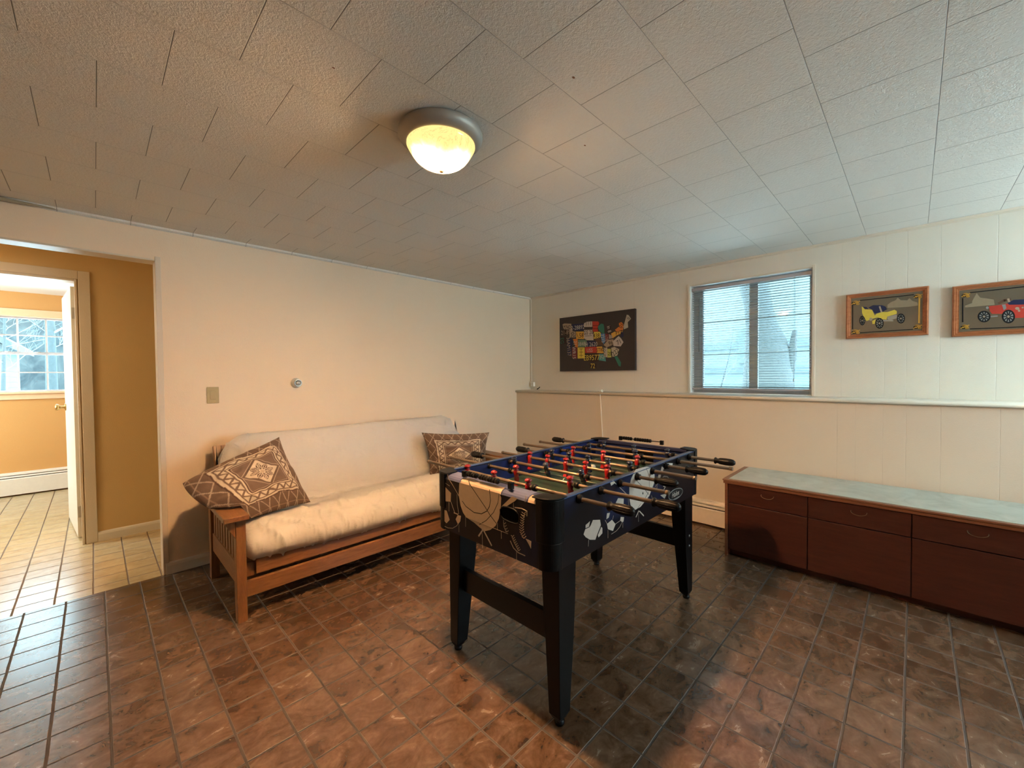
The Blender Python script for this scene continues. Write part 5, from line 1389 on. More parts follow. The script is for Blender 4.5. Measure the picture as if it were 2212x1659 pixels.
for k in range(8):
    yr = RIGHT[k][1]; yl = LEFT[k][1]
    ya = yr + (.03 if RIGHT[k][0] == 'h' else 0); yb = yl - (.03 if LEFT[k][0] == 'h' else 0)
    X = RODX[k]
    m = MB().tube([(X, ya, RZ), (X, yb, RZ)], .0078, 14)
    if RIGHT[k][0] == 'p': m.tube([(X, ya - .004, RZ), (X, ya + .010, RZ)], .0092, 12)
    if LEFT[k][0] == 'p': m.tube([(X, yb - .010, RZ), (X, yb + .004, RZ)], .0092, 12)
    rod = m.build('rod', M_ROD, tb)
    rod['label'] = ('tarnished steel rod with %d %s players' % (len(MEN[k]), 'red' if TEAM[k] == 'r' else 'dark blue'))
    # bushings outside the panels
    for yo, sg in ((TY0 - .0005, -1), (TY1 + .0005, 1)):
        m = MB().lathe([(.009, 0), (.0175, 0), (.0175, sg * .006), (.013, sg * .010), (.013, sg * .018), (.009, sg * .018)], (X, yo, RZ), 18, 'y')
        m.build('rod_bushing', M_BLACK, rod, recalc=True)
    for yo, sg in ((TY0 + .0235, 1), (TY1 - .0235, -1)):
        m = MB().lathe([(.008, 0), (.0145, 0), (.0145, sg * .004), (.0105, sg * .008), (.008, sg * .008)], (X, yo, RZ), 16, 'y')
        m.build('rod_bushing', M_BLACK, rod, recalc=True)
    men = sorted(MEN[k])
    for yb_ in (men[0] - .036, men[-1] + .036 if men[-1] + .05 < TY1 - .02 else None):
        if yb_ is None: continue
        m = MB().lathe([(.0078, -.010), (.0135, -.010), (.0150, -.004), (.0150, .004), (.0135, .010), (.0078, .010)], (X, yb_, RZ), 14, 'y')
        m.build('bumper', M_BLACKT, rod, recalc=True)
    base = tb.location
    for y_ in men:
        o = bpy.data.objects.new('player_figure', pm[TEAM[k]])
        COL.objects.link(o); o.parent = rod
        o.location = (X - base.x, y_ - base.y, RZ - base.z)
        o.rotation_euler = (0, math.radians(-TILT[k]), 0)
    if RIGHT[k][0] == 'h':
        o = bpy.data.objects.new('rod_handle', hm[-1]); COL.objects.link(o); o.parent = rod
        o.location = (X - base.x, yr + .100 - base.y, RZ)
    if LEFT[k][0] == 'h':
        o = bpy.data.objects.new('rod_handle', hm[1]); COL.objects.link(o); o.parent = rod
        o.location = (X - base.x, yl - .100 - base.y, RZ)

m = MB()
m.lathe([(.0165 * math.sin(a), .0165 + .0165 * -math.cos(a)) for a in [PI * k / 12 for k in range(13)]], (2.02, 1.330, FZ + .0005), 20)
tag(m.build('foosball_ball', plain('cream_ball', (0.70, 0.62, 0.48), 0.35), weld=True), 'small cream ball lying on the green playfield of the game table', 'ball')

# ================================================================== sideboard
M_MAHOG = wood('dark_red_mahogany_x', (0.034, 0.010, 0.006), (0.064, 0.019, 0.012), 'y', 0.33)
M_MAHOGE = wood('mahogany_edge', (0.13, 0.050, 0.026), (0.20, 0.085, 0.045), 'y', 0.35)


def marble_mat():
    q = NT('grey_green_marble_laminate')
    o = q.obj()
    n1 = q.noise(o, 4.5, 8, 0.62, 1.6)
    n2 = q.noise(q.scaled(o, (1, 1.6, 1)), 9, 6, 0.6, 2.0)
    c = q.ramp(n1, [(0.30, (0.25, 0.29, 0.26)), (0.5, (0.34, 0.385, 0.35)), (0.62, (0.38, 0.43, 0.39)), (0.75, (0.46, 0.50, 0.46))])
    vein = q.smooth(q.m_('ABSOLUTE', q.m_('SUBTRACT', n2, 0.5)), 0.0, 0.012)
    c = q.mix(q.m_('ADD', q.m_('MULTIPLY', vein, 0.5), 0.5), (0.30, 0.33, 0.29), c)
    sp = q.smooth(q.noise(q.scaled(o, (3, 1, 1)), 10, 2), 0.80, 0.83)
    c = q.mix(sp, c, (0.85, 0.86, 0.82))
    q.l(c, q.b.inputs['Base Color'])
    q.b.inputs['Roughness'].default_value = 0.33
    return q.m


M_MARBLE = marble_mat()
CY1, CY0, CX0, CX1 = 0.958, -0.475, 3.132, 3.640
CT = 0.548
sb = thing('sideboard', 'long low mahogany sideboard with a grey green marble-patterned top against the panelled wall', 'cabinet', ((CX0 + CX1) / 2, (CY0 + CY1) / 2, 0))
m = MB()
m.box(CX0 + .018, CX1, CY0 + .020, CY1 - .020, .045, CT - .032, 0)
m.box(CX0 + .055, CX1 - .02, CY0 + .020, CY1 - .020, .0, .045, 0)
m.build('cabinet_body', M_MAHOG, sb)
for y0_, y1_ in ((CY1 - .0195, CY1), (CY0, CY0 + .0195)):
    MB().box(CX0, CX1, y0_, y1_, 0, CT - .032).build('end_panel', M_MAHOGE, sb, bevel=.002)
m = MB()
m.box(CX0 - .014, CX0 + .020, CY0 - .012, CY1 + .012, CT - .012, CT)
m.box(CX0 - .009, CX0 + .020, CY0 - .008, CY1 + .008, CT - .0315, CT - .0122)
m.box(CX0 + .020, CX1 + .005, CY1 - .022, CY1 + .012, CT - .0315, CT)
m.box(CX0 + .020, CX1 + .005, CY0 - .012, CY0 + .022, CT - .0315, CT)
m.build('top_edge', M_MAHOGE, sb, bevel=.003)
MB().box(CX0 + .0202, CX1 + .005, CY0 + .0222, CY1 - .0222, CT - .0315, CT + .0008).build('marble_top', M_MARBLE, sb)
ycuts = [CY1 - .0205, .473, .003, CY0 + .0205]
for i in range(3):
    ya, yb = ycuts[i + 1] + .0025, ycuts[i] - .0025
    d_ = MB().box(CX0 + .001, CX0 + .0178, ya, yb, .385, CT - .034).build('drawer', M_MAHOG, sb, bevel=.002)
    yc = (ya + yb) / 2 - .012
    m = MB()
    pts = []
    for k in range(13):
        a = PI * k / 12
        pts.append((CX0 - .010 - .006 * math.sin(a), yc + .036 * math.cos(a), .474 - .017 * math.sin(a)))
    pts = [(CX0 + .0005, yc + .036, .476)] + pts + [(CX0 + .0005, yc - .036, .476)]
    m.tube(pts, .0016, 8)
    m.build('drawer_pull', plain('antique_bronze', (0.22, 0.15, 0.09), 0.4, 0.9), d_)
    MB().box(CX0 + .001, CX0 + .0178, ya, yb, .050, .380).build('cabinet_door', M_MAHOG, sb, bevel=.002)

# ================================================================== ceiling lamp
lt = thing('ceiling_lamp', 'lit flush ceiling lamp with a brushed nickel pan and glass bowl', 'lamp', (LAMP[0], LAMP[1], H - .15))
M_NICK = plain('brushed_nickel', (0.36, 0.33, 0.29), 0.5, 0.4, noise_amt=0.05)
m = MB()
m.lathe([(.0, -.001), (.160, -.001), (.166, -.004), (.1685, -.012), (.1675, -.024), (.160, -.036), (.150, -.044), (.140, -.049), (.134, -.050), (.128, -.046), (.0, -.046)], (LAMP[0], LAMP[1], H), 56)
m.build('lamp_pan', M_NICK, lt, recalc=True)


def bowl_mat():
    q = NT('lit_alabaster_glass')
    p, x, y, z = q.pos()

    def bulb(dx, dy):
        v = q.n('ShaderNodeVectorMath', operation='DISTANCE')
        q.l(p, v.inputs[0]); v.inputs[1].default_value = (LAMP[0] + dx, LAMP[1] + dy, H - .114)
        return v.outputs['Value']
    d = q.m_('MINIMUM', bulb(-.030, .008), bulb(.024, -.018))
    nz = q.noise(p, 14, 5, 0.6, 1.2)
    d = q.m_('ADD', d, q.m_('MULTIPLY', q.m_('SUBTRACT', nz, 0.5), 0.035))
    hot = q.m_('SUBTRACT', 1.0, q.smooth(d, 0.030, 0.066))
    vein = q.smooth(q.m_('ABSOLUTE', q.m_('SUBTRACT', q.noise(p, 11, 4, 0.6, 3.0), 0.5)), 0.0, 0.020)
    base = q.m_('MULTIPLY', q.m_('ADD', q.m_('MULTIPLY', vein, 0.30), 0.70), LAMP_BASE)
    e1 = q.n('ShaderNodeEmission'); e1.inputs[0].default_value = (1.0, 0.68, 0.24, 1)
    q.l(base, e1.inputs[1])
    e2 = q.n('ShaderNodeEmission'); e2.inputs[0].default_value = (1.0, 0.55, 0.245, 1)
    halo = q.m_('MULTIPLY', q.m_('POWER', q.m_('SUBTRACT', 1.0, q.smooth(d, 0.045, 0.125)), 3.0), LAMP_HOT * 0.008)
    q.l(q.m_('ADD', halo, q.m_('MULTIPLY', q.m_('POWER', hot, 2.0), LAMP_HOT)), e2.inputs[1])
    ad = q.n('ShaderNodeAddShader'); q.l(e1.outputs[0], ad.inputs[0]); q.l(e2.outputs[0], ad.inputs[1])
    gl = q.n('ShaderNodeBsdfGlossy'); gl.inputs['Roughness'].default_value = 0.15
    mx = q.n('ShaderNodeMixShader'); mx.inputs[0].default_value = 0.04
    q.l(ad.outputs[0], mx.inputs[1]); q.l(gl.outputs[0], mx.inputs[2])
    q.l(mx.outputs[0], q.t.nodes['Material Output'].inputs['Surface'])
    q.t.nodes.remove(q.b)
    return q.m


LAMP_BASE, LAMP_HOT = 0.46, 1250.0
m = MB()
m.lathe([(.131, -.050), (.1365, -.051), (.1370, -.056), (.1330, -.064), (.1260, -.076), (.1160, -.092), (.1030, -.108), (.0860, -.122), (.0640, -.134), (.0380, -.142), (.0150, -.1455), (.0, -.146)], (LAMP[0], LAMP[1], H), 56)
m.build('lamp_bowl', bowl_mat(), lt, recalc=True)
m = MB()
m.lathe([(.0, -.1465), (.013, -.1465), (.014, -.149), (.011, -.1515), (.011, -.154), (.008, -.158), (.0, -.161)], (LAMP[0], LAMP[1], H), 20)
m.build('finial', plain('aged_bronze', (0.28, 0.15, 0.07), 0.4, 0.6), lt)

# ================================================================== pictures
M_CANVAS = plain('dark_brown_canvas', (0.026, 0.017, 0.015), 0.6, noise_amt=0.2, nscale=12, bumpd=0.0004, bscale=500)
mp = MB()
MY0, MY1, MZ0, MZ1 = 2.055, 3.029, 1.337, 1.971
FXP = 3.905
mp.box(FXP, XB - .001, MY0, MY1, MZ0, MZ1, 0)
MM = [M_CANVAS] + [AM[k] for k in AM]
k = 0
for it in ART['MAP']:
    k += 1
    th = .0004 + k * .00002
    flat_on(mp, it[1], 0, FXP, -1, PI_[it[0]], th)
for it in ART['MAP']:
    if len(it) > 2:
        c_, P_, s_, tc, cp, sz, rot = it
        text_on(mp, s_, cp[0], cp[1], sz * 1.12, math.radians(rot), lambda u, w, c0=cp: (FXP - .0016, c0[0] - (u - c0[0]), w), PI_[tc], width=.82)
for it in ART['MAPL']:
    for q in ribbon(it[3], it[2]): flat_on(mp, q, 0, FXP, -1, PI_[it[1]], .0017)
rnd = random.Random(4)
tag(mp.build('map_canvas', MM), 'dark canvas with a map pieced together from colourful number plates', 'wall art')

M_FRAMEW = wood('reddish_oak_frame', (0.24, 0.075, 0.028), (0.40, 0.15, 0.06), 'y', 0.3)


def mirror_mat():
    q = NT('bronze_tinted_mirror')
    o = q.obj()
    f = q.noise(o, 5, 3)
    q.l(q.mix(f, (0.30, 0.265, 0.20), (0.36, 0.32, 0.25)), q.b.inputs['Base Color'])
    q.b.inputs['Metallic'].default_value = 0.75
    q.b.inputs['Roughness'].default_value = 0.10
    return q.m


M_MIRR = mirror_mat()


def picture(label, y0, y1, z0, z1, art):
    t_ = thing('framed_picture', label, 'picture', (XB - .015, (y0 + y1) / 2, z0), 'vintage car pictures')
    xf = 3.912
    w = .030
    m = MB()
    prof = [(XB - .001, 0), (xf + .004, 0), (xf - .004, .004), (xf - .006, .010), (xf - .001, .013), (xf - .002, .020), (xf + .004, .0235), (xf + .003, w), (XB - .001, w)]
    cs = [(y0, z0, 1, 1), (y1, z0, -1, 1), (y1, z1, -1, -1), (y0, z1, 1, -1)]
    vs = []
    for (cy, cz, sy, sz) in cs:
        for (px, d) in prof: vs.append((px, cy + sy * d, cz + sz * d))
    n = len(prof)
    fs = []
    for a in range(4):
        b_ = (a + 1) % 4
        for i in range(n):
            j = (i + 1) % n
            fs.append((a * n + i, b_ * n + i, b_ * n + j, a * n + j))
    m.add(vs, fs)
    m.build('picture_frame', M_FRAMEW, t_, recalc=True)
    m = MB().box(xf + .007, XB - .002, y0 + w - .003, y1 - w + .003, z0 + w - .003, z1 - w + .003, 0)
    def inside(it):
        ps = it[2] if it[0] == 'p' else it[3]
        cl = [(min(max(p[0], y0 + w + .002), y1 - w - .002), min(max(p[1], z0 + w + .002), z1 - w - .002)) for p in ps]
        return (it[0], it[1], cl) if it[0] == 'p' else (it[0], it[1], it[2], cl)
    draw(m, [inside(i) for i in art], 0, xf + .007, -1, PI_)
    m.build('etched_mirror', [M_MIRR] + [AM[k] for k in AM], t_)
    return t_


picture('red wood framed mirror print of a yellow vintage car, nearer the window', -.066, .366, 1.543, 1.869, ART['CAR1'])
picture('red wood framed mirror print of a red vintage car, at the right edge', -.612, -.172, 1.520, 1.846, ART['CAR2'])

# ================================================================== window, blind
wn = thing('window_1', '', 'window', (XB + .1, (WY0 + WY1) / 2, WZ0))
del wn['category']; wn['kind'] = 'structure'; wn['label'] = 'sliding basement window behind the white blind'
M_BRONZE = plain('weathered_aluminium_frame', (0.34, 0.35, 0.36), 0.45, 0.3)
m = MB()
xa, xb_ = XB + .085, XB + .125
m.box(xa, xb_, WY0 + .001, WY0 + .030, WZ0 + .001, WZ1 - .001); m.box(xa, xb_, WY1 - .085, WY1 - .001, WZ0 + .001, WZ1 - .001)
m.box(xa, xb_, WY0 + .030, WY1 - .085, WZ1 - .03, WZ1 - .001); m.box(xa, xb_, WY0 + .030, WY1 - .085, WZ0 + .001, WZ0 + .035)
m.build('window_frame', M_BRONZE, wn, bevel=.002)
m = MB()
m.box(xa - .004, xb_ - .012, .968, 1.034, WZ0 + .036, WZ1 - .031)
m.build('meeting_stile', M_BRONZE, wn, bevel=.002)
for y0_, y1_, xx in ((WY0 + .031, .967, xa + .010), (1.035, WY1 - .086, xa + .024)):
    MB().box(xx, xx + .004, y0_, y1_, WZ0 + .036, WZ1 - .031).build('pane', M_GLASS, wn)
m = MB()
tr = .020
m.box(XB - .008, XB - .0008, WY0 - tr, WY0 - .0005, WZ0 - .0, WZ1 + tr)
m.box(XB - .008, XB - .0008, WY1 + .0005, WY1 + tr, WZ0, WZ1 + tr)
m.box(XB - .008, XB - .0008, WY0 - .0005, WY1 + .0005, WZ1 + .0005, WZ1 + .010)
m.build('window_trim', M_TRIM, wn, bevel=.002)
m = MB()
m.box(XB + .001, xa - .001, WY0 + .0005, WY0 + .004, WZ0 + .001, WZ1 - .001); m.box(XB + .001, xa - .001, WY1 - .004, WY1 - .0005, WZ0 + .001, WZ1 - .001)
m.box(XB + .001, xa - .001, WY0 + .004, WY1 - .004, WZ1 - .004, WZ1 - .0005); m.box(XB + .001, xa - .001, WY0 + .004, WY1 - .004, WZ0 + .0005, WZ0 + .006)
m.build('reveal_lining', plain('white_reveal_paint', (0.80, 0.79, 0.76), 0.5), wn)

M_SLAT = plain('white_enamel_slat', (0.32, 0.37, 0.38), 0.35, noise_amt=0.02)
bl = thing('window_blind', 'white slatted blind hanging in the basement window', 'blind', (XB + .03, (WY0 + WY1) / 2, WZ0 + .03))
BYa, BYb = WY0 + .008, WY1 - .008
xc = XB + .028
MB().box(xc - .013, xc + .013, BYa, BYb, WZ1 - .048, WZ1 - .020).build('head_rail', plain('blind_rail_grey', (0.42, 0.38, 0.40), 0.45), bl, bevel=.002)
m = MB()
zb0, zb1 = WZ0 + .062, WZ1 - .055
ns = 42
for i in range(ns + 1):
    z = zb0 + (zb1 - zb0) * i / ns
    tl = math.radians(9 if i % 14 else 20)
    hw = .0122
    ptsu = []
    for k in range(5):
        s = -1 + k / 2
        ptsu.append((xc + s * hw * math.cos(tl), z - s * hw * math.sin(tl) + .0016 * (1 - s * s)))
    up = [(p[0], p[1] + .00035) for p in ptsu]; dn = [(p[0], p[1] - .00035) for p in ptsu[::-1]]
    pr_ = up + dn
    # box prism along y in x,z
    m.prism(pr_, BYa + .004, BYb - .004, 1, 0, False)
m.build('slats', M_SLAT, bl, recalc=True)
MB().box(xc - .010, xc + .010, BYa + .003, BYb - .003, WZ0 + .036, WZ0 + .052).build('bottom_rail', plain('blind_rail_grey', (0.42, 0.38, 0.40), 0.45), bl, bevel=.003)
M_CORD = plain('blind_cord', (0.35, 0.40, 0.42), 0.7)
for y_ in (BYa + .115, 1.04, BYb - .085):
    m = MB()
    for xo in (-.0135, .0135): m.tube([(xc + xo, y_, WZ0 + .05), (xc + xo, y_, WZ1 - .049)], .0006, 5)
    m.build('ladder_cord', M_CORD, bl)
m = MB()
m.tube([(xc - .017, 1.430, 1.995), (xc - .019, 1.434, 1.50)], .0035, 8)
m.build('tilt_wand', plain('grey_wand', (0.10, 0.12, 0.13), 0.3), bl)
m = MB()
yy = .690
m.tube([(xc - .016, yy, WZ1 - .05), (xc - .017, yy - .004, 1.6), (xc - .018, yy + .004, 1.25)], .0008, 5)
m.tube([(xc - .018, yy + .004, 1.25), (xc - .018, yy + .004, 1.225)], .004, 8)
m.build('lift_cord', M_CORD, bl)

# ================================================================== small wall things
# switch
t_ = thing('light_switch', 'almond rocker light switch on the back wall beside the opening', 'switch', (.581, YA - .001, 1.119))
m = MB().box(.546, .616, YA - .006, YA - .0006, 1.120, 1.235); m.build('switch_plate', M_BEIGEP, t_, bevel=.003)
m = MB()
m.add([(.565, YA - .0062, 1.148), (.598, YA - .0062, 1.148), (.598, YA - .0062, 1.208), (.565, YA - .0062, 1.208),
       (.565, YA - .0120, 1.150), (.598, YA - .0120, 1.150), (.598, YA - .0085, 1.206), (.565, YA - .0085, 1.206)],
      [(0, 1, 2, 3), (7, 6, 5, 4), (0, 4, 5, 1), (1, 5, 6, 2), (2, 6, 7, 3), (3, 7, 4, 0)])
m.build('rocker', M_BEIGEP, t_, bevel=.0015, recalc=True)
# round wall knob (thermostat style dial)
kx, kz = 1.127, 1.252
t_ = thing('wall_dial', 'small round white dial with a metal ring on the back wall above the futon', 'dial', (kx, YA - .001, kz - .03))
m = MB().lathe([(.0, -.0006), (.040, -.0006), (.040, -.010), (.036, -.018), (.034, -.040), (.030, -.046), (.0, -.046)], (kx, YA, kz), 32, 'y')
m.build('dial_body', M_WHITEP, t_, recalc=True)
m = MB().lathe([(.0215, -.0462), (.0280, -.0462), (.0280, -.052), (.0250, -.054), (.0215, -.052)], (kx, YA, kz), 32, 'y')
m.build('dial_ring', plain('dark_chrome', (0.35, 0.33, 0.31), 0.2, 1.0), t_, recalc=True)
m = MB().lathe([(.0, -.0462), (.0205, -.0462), (.018, -.052), (.010, -.056), (.0, -.057)], (kx, YA, kz), 24, 'y')
m.build('dial_button', plain('satin_chrome', (0.66, 0.64, 0.62), 0.25, 0.8), t_, recalc=True)
# outlet box in the corner
t_ = thing('outlet_box', 'small white surface outlet box in the corner above the ledge', 'outlet', (XB - .018, 3.478, 1.152))
m = MB().box(XB - .036, XB - .0008, 3.452, 3.504, 1.152, 1.206); m.build('box_cover', M_WHITEP, t_, bevel=.003)
m = MB()
m.box(XB - .037, XB - .0362, 3.462, 3.466, 1.186, 1.194); m.box(XB - .037, XB - .0362, 3.462, 3.466, 1.168, 1.176); m.box(XB - .037, XB - .0362, 3.488, 3.492, 1.178, 1.186)
m.build('socket_slots', M_VOID, t_)
m = MB()
m.tube([(XB - .030, 3.385, 1.1215), (XB - .024, 3.368, 1.135), (XB - .022, 3.358, 1.146)], .0055, 8)
m.tube([(XB - .030, 3.385, 1.1215), (XB - .034, 3.394, 1.1165)], .0075, 8)
tag(m.build('cable_plug', M_BLACK), 'little black plug lying on the ledge beside the outlet box', 'plug')
# white cord with a knot over the ledge
cdt = thing('hanging_cord', 'white cord knotted over the ledge and hanging down the lower wall', 'cord', (XL - .03, 2.30, .35))
M_WCORD = plain('white_cord', (0.80, 0.76, 0.66), 0.5)
m = MB()
pts = []
for k in range(30):
    s = k / 29
    pts.append((XL - .0205 + (.014 if s > .08 else 0) * min(1, s * 5), 2.312 - .020 * s + .004 * math.sin(s * 7), 1.118 - s * .80))
pts[0] = (XL - .012, 2.312, 1.1185)
m.tube(pts, .0045, 8)
m.build('cord', M_WCORD, cdt)
m = MB()
for (dx, dy, dz, r_) in ((.000, 0, .010, .012), (.004, .014, .006, .009), (-.004, -.014, .004, .009), (.006, -.004, .018, .009)):
    m.lathe([(r_ * math.sin(a), -r_ * math.cos(a)) for a in [PI * k / 8 for k in range(9)]], (XL - .002 + dx, 2.312 + dy, 1.1155 + dz), 12)
for dy in (-.032, .030):
    m.tube([(XL - .002, 2.312, 1.122), (XL + .004, 2.312 + dy * .6, 1.125), (XL + .006, 2.312 + dy, 1.1185 + (.004 if dy > 0 else .008))], [.006, .004, .0018], 8)
m.build('knot', plain('white_knot_cloth', (0.82, 0.84, 0.76), 0.8), cdt)

# curled moulding end at the upper left, under the ceiling
m = MB()
pts = [(-.44, YA - .016, H - .012), (-.36, YA - .022, H - .010), (-.30, YA - .030, H - .016), (-.22, YA - .022, H - .014), (-.12, YA - .012, H - .010)]
m.tube(pts, [.008, .013, .010, .008, .004], 8)
tag(m.build('loose_caulk', plain('peeling_caulk', (0.34, 0.30, 0.22), 0.8, bumpd=0.003, bscale=40)), 'peeling grey caulk strip under the ceiling at the upper left', 'caulk')

# window behind the camera
wf = thing('window_3', 'wide window behind the camera', 'window', (3.0, YF - .06, 1.12)); del wf['category']; wf['kind'] = 'structure'
m = MB()
for x_ in (RW[0], 2.98, RW[1] - .04): m.box(x_ + .0005, x_ + .0395, YF - .09, YF - .03, RW[2] + .001, RW[3] - .001)
for z_ in (RW[2] + .001, RW[3] - .041): m.box(RW[0] + .041, RW[1] - .041, YF - .088, YF - .032, z_, z_ + .04)
m.build('window_frame', M_SASH, wf)

# ================================================================== outside
M_SNOW = plain('snowy_ground', (0.82, 0.86, 0.88), 0.9, noise_amt=0.15, nscale=3)
def slab(x0, x1, y0, y1, z):
    return MB().box(x0, x1, y0, y1, z - .2, z)
structure(slab(5.0, 6.4, .4, 2.6, .85).build('ground', M_SNOW), 'snowy mound at the foot of the tree')
structure(slab(7.2, 40, -30, 45, .85).build('ground', M_SNOW), 'pale ground outside the windows')
structure(slab(-35, XB + .29, YR + .30, 45, .45).build('ground', M_SNOW), 'pale ground beyond the bedroom')
M_BARK = plain('grey_bark', (0.034, 0.044, 0.047), 0.95, noise_amt=0.35, nscale=25, bumpd=0.01, bscale=30)
M_TWIG = plain('thin_grey_twigs', (0.12, 0.15, 0.18), 0.9)


def tree(label, base, height, r0, lean, seed, nb=9, levels=3, spread=.55, trunk=None, group='bare trees outside'):
    rg = random.Random(seed)
    t_ = thing('bare_tree', label, 'tree', base, group)
    trunk = trunk or [(0, 0, 0), (lean[0] * .4, lean[1] * .4, height * .35), (lean[0] * .8, lean[1] * .8, height * .7), (lean[0], lean[1], height)]
    P = [Vector(base) + Vector(p) for p in trunk]
    rr = [r0, r0 * .75, r0 * .5, r0 * .2]
    MB().tube(P, rr, 14).build('trunk', M_BARK, t_)
    m = MB()

    def grow(p, d, ln, r, lv):
        pts = [p]; q = p
        dd = d.copy()
        for _ in range(4):
            dd = (dd + Vector((rg.uniform(-.25, .25), rg.uniform(-.25, .25), rg.uniform(-.08, .22)))).normalized()
            q = q + dd * ln / 4
            pts.append(q)
        m.tube(pts, [r, r * .8, r * .62, r * .45, r * .25], 5, caps=False)
        if lv > 0:
            for _ in range(4):
                k = rg.randint(1, 4)
                nd = (dd + Vector((rg.uniform(-1, 1), rg.uniform(-1, 1), rg.uniform(-.3, .7)))).normalized()
                grow(pts[k], nd, ln * .6, r * .5, lv - 1)
    for i in range(nb):
        f = .3 + .68 * i / nb
        seg = min(2, int(f * 3)); u = f * 3 - seg
        p = P[seg].lerp(P[seg + 1], u)
        a = rg.uniform(0, 2 * PI)
        d = Vector((math.cos(a), math.sin(a), spread)).normalized()
        grow(p, d, height * .33 * (1.15 - f * .5), r0 * .28 * (1.2 - f), levels)
    m.build('branches', M_TWIG, t_)
    return t_


# broad leaning trunk just outside the basement window
P0 = (5.6, 1.62, .85)
t_ = thing('tree_trunk', 'broad tapering grey trunk with a side fork outside the basement window', 'tree', P0)
m = MB()
m.tube([(5.6, 1.245, .8), (5.6, 1.24, 1.25), (5.6, 1.25, 1.52), (5.6, 1.27, 1.66), (5.6, 1.31, 1.88), (5.6, 1.345, 2.1), (5.6, 1.39, 2.36), (5.6, 1.50, 3.2)], [.30, .26, .235, .215, .165, .150, .160, .14], 18)
m.build('trunk', M_BARK, t_)
m = MB()
m.tube([(5.6, 1.06, 1.25), (5.6, 1.0, 1.5), (5.6, .985, 1.70), (5.6, .975, 1.775)], [.075, .050, .030, .026], 12)
m.build('fork', M_BARK, t_)
tree('thin bare shrub outside the left pane of the basement window', (6.1, 1.98, .85), 1.0, .012, (.05, -.20, 0), 5, 8, 2, .3)
tree('thin overhanging branches outside the right pane of the basement window', (7.9, -.2, .85), 2.6, .04, (-.1, -.1, 0), 8, 10, 2, .1)
# neighbour's pale siding
M_SIDING = NT('pale_lap_siding')
_p, _x, _y, _z = M_SIDING.pos()
fz = M_SIDING.m_('FRACT', M_SIDING.m_('DIVIDE', _z, 0.20))
gg = M_SIDING.smooth(fz, 0.0, 0.10)
M_SIDING.l(M_SIDING.mix(gg, (0.034, 0.052, 0.062), (0.068, 0.096, 0.102)), M_SIDING.b.inputs['Base Color'])
M_SIDING.l(M_SIDING.bump(fz, 0.02), M_SIDING.b.inputs['Normal'])
M_SIDING.b.inputs['Roughness'].default_value = 0.8
M_SIDING = M_SIDING.m
M_ROOF = plain('grey_roof', (0.04, 0.05, 0.06), 0.9, noise_amt=0.2, nscale=8)
hs = thing('neighbour_house', 'pale sided neighbouring house with light trim outside the basement window', 'house', (10.5, 3.0, .85))
m = MB().box(9.5, 12.5, -3, 8.0, .85, 4.2); m.build('house_wall', M_SIDING, hs)
m = MB(); m.box(9.44, 9.499, -3, 8, 1.80, 1.90); m.box(9.44, 9.499, -3, 8, 1.30, 1.38); m.box(9.42, 9.499, 2.40, 2.62, 1.50, 2.15)
m.build('house_trim', plain('grey_blue_trim', (0.035, 0.056, 0.075), 0.7), hs)
m = MB().prism([(9.1, 4.1), (11, 5.2), (12.9, 4.1)], -3.3, 8.3, 1); m.build('roof', M_ROOF, hs, recalc=True)
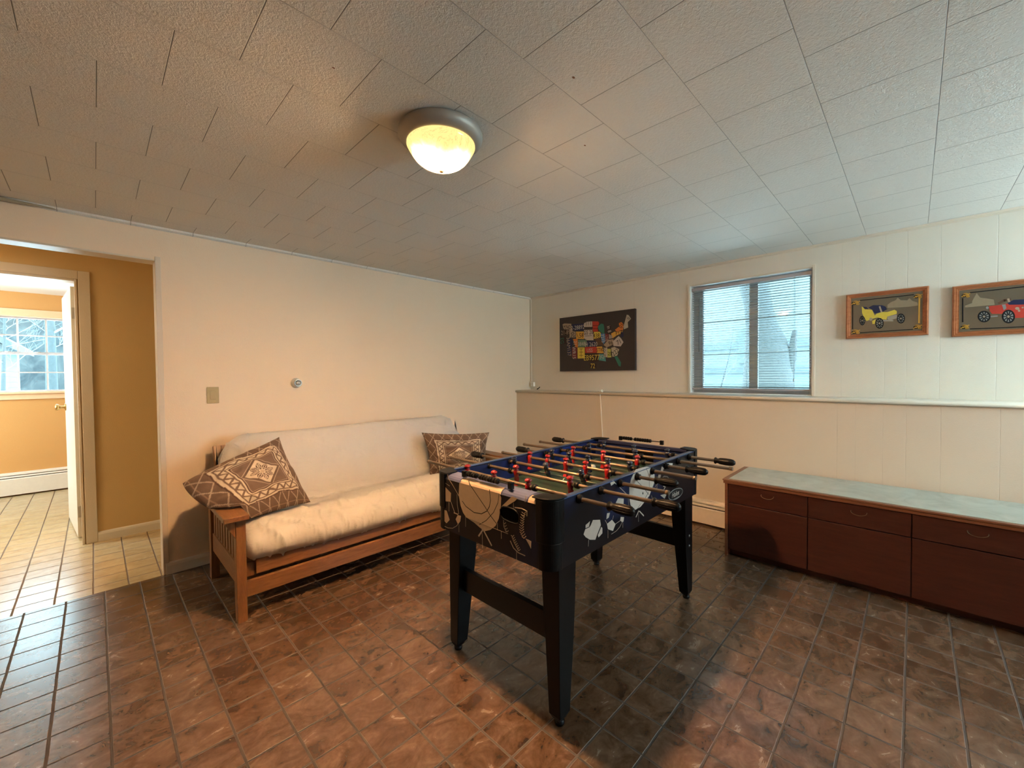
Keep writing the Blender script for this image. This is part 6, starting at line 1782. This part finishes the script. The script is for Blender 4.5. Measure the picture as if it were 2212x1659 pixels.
# beyond the bedroom
h2 = thing('gabled_house', 'small pale gabled house seen low through the far bedroom window', 'house', (-4.0, 21, .45))
m = MB().prism([(-6.2, .45), (-2.15, .45), (-2.15, 2.5), (-4.2, 4.1), (-6.2, 2.5)], 20, 26, 1); m.build('house_wall', M_SIDING, h2, recalc=True)
m = MB(); m.prism([(-6.6, 2.25), (-4.2, 4.15), (-1.75, 2.25), (-1.75, 2.45), (-4.2, 4.4), (-6.6, 2.45)], 19.7, 26.3, 1); m.build('roof', M_ROOF, h2, recalc=True)
m = MB(); m.box(-3.4, -3.0, 19.96, 19.999, 1.0, 2.0); m.box(-2.7, -2.4, 19.96, 19.999, .9, 2.1); m.build('house_window', plain('dark_house_pane', (0.25, 0.33, 0.42), 0.3), h2)
for i, (bx, by, hh, rr_) in enumerate([(-.70, 14.3, 6, .11), (-1.75, 17.5, 3.5, .05), (-.2, 23, 5, .08), (-1.5, 29, 6, .09), (-4.6, 33, 7, .12)]):
    lab = ['bare tree with the thickest trunk, right of the far window panes', 'slender bare tree, left part of the far window', 'bare tree behind the thick trunk beyond the bedroom', 'bare tree in the middle panes of the far window', 'distant bare tree behind the gabled house'][i]
    tree(lab, (bx, by, .45), hh, rr_, (.1 * (i % 2), .1, 0), 20 + i, 12, 2, .5)

# wooded backdrop added to block the bright sky low in the far window
M_BACKDROP = NT('added_wood_backdrop')
_p, _x, _y, _z = M_BACKDROP.pos()
_n = M_BACKDROP.noise(M_BACKDROP.scaled(_p, (1, 1, .55)), 0.9, 8, 0.72, 1.0)
M_BACKDROP.l(M_BACKDROP.ramp(_n, [(0.36, (0.020, 0.025, 0.028)), (0.50, (0.034, 0.040, 0.042)), (0.62, (0.050, 0.056, 0.056))]), M_BACKDROP.b.inputs['Base Color'])
M_BACKDROP.b.inputs['Roughness'].default_value = 1.0
M_BACKDROP.b.inputs['Specular IOR Level'].default_value = 0.0
M_BACKDROP = M_BACKDROP.m
m = MB()
NXH = 120
vs = []
for j, (yy, k) in enumerate(((42, 0), (43.5, .55), (46, .85), (50, 1.0), (60, .6))):
    for i in range(NXH + 1):
        x_ = -34 + 68 * i / NXH
        hgt_ = 7.0 + 1.3 * mnoise.noise(Vector((x_ * .12, 1.5, 0))) + .5 * mnoise.noise(Vector((x_ * .8, j * 2.0, 3)))
        vs.append((x_, yy + .8 * mnoise.noise(Vector((x_ * .5, j, 9))), .45 + hgt_ * k))
fs = [(j * (NXH + 1) + i, j * (NXH + 1) + i + 1, (j + 1) * (NXH + 1) + i + 1, (j + 1) * (NXH + 1) + i) for j in range(4) for i in range(NXH)]
m.add(vs, fs, 0, True)
structure(m.build('backdrop_hill', M_BACKDROP), 'added wooded backdrop blocking the bright sky beyond the bedroom window')
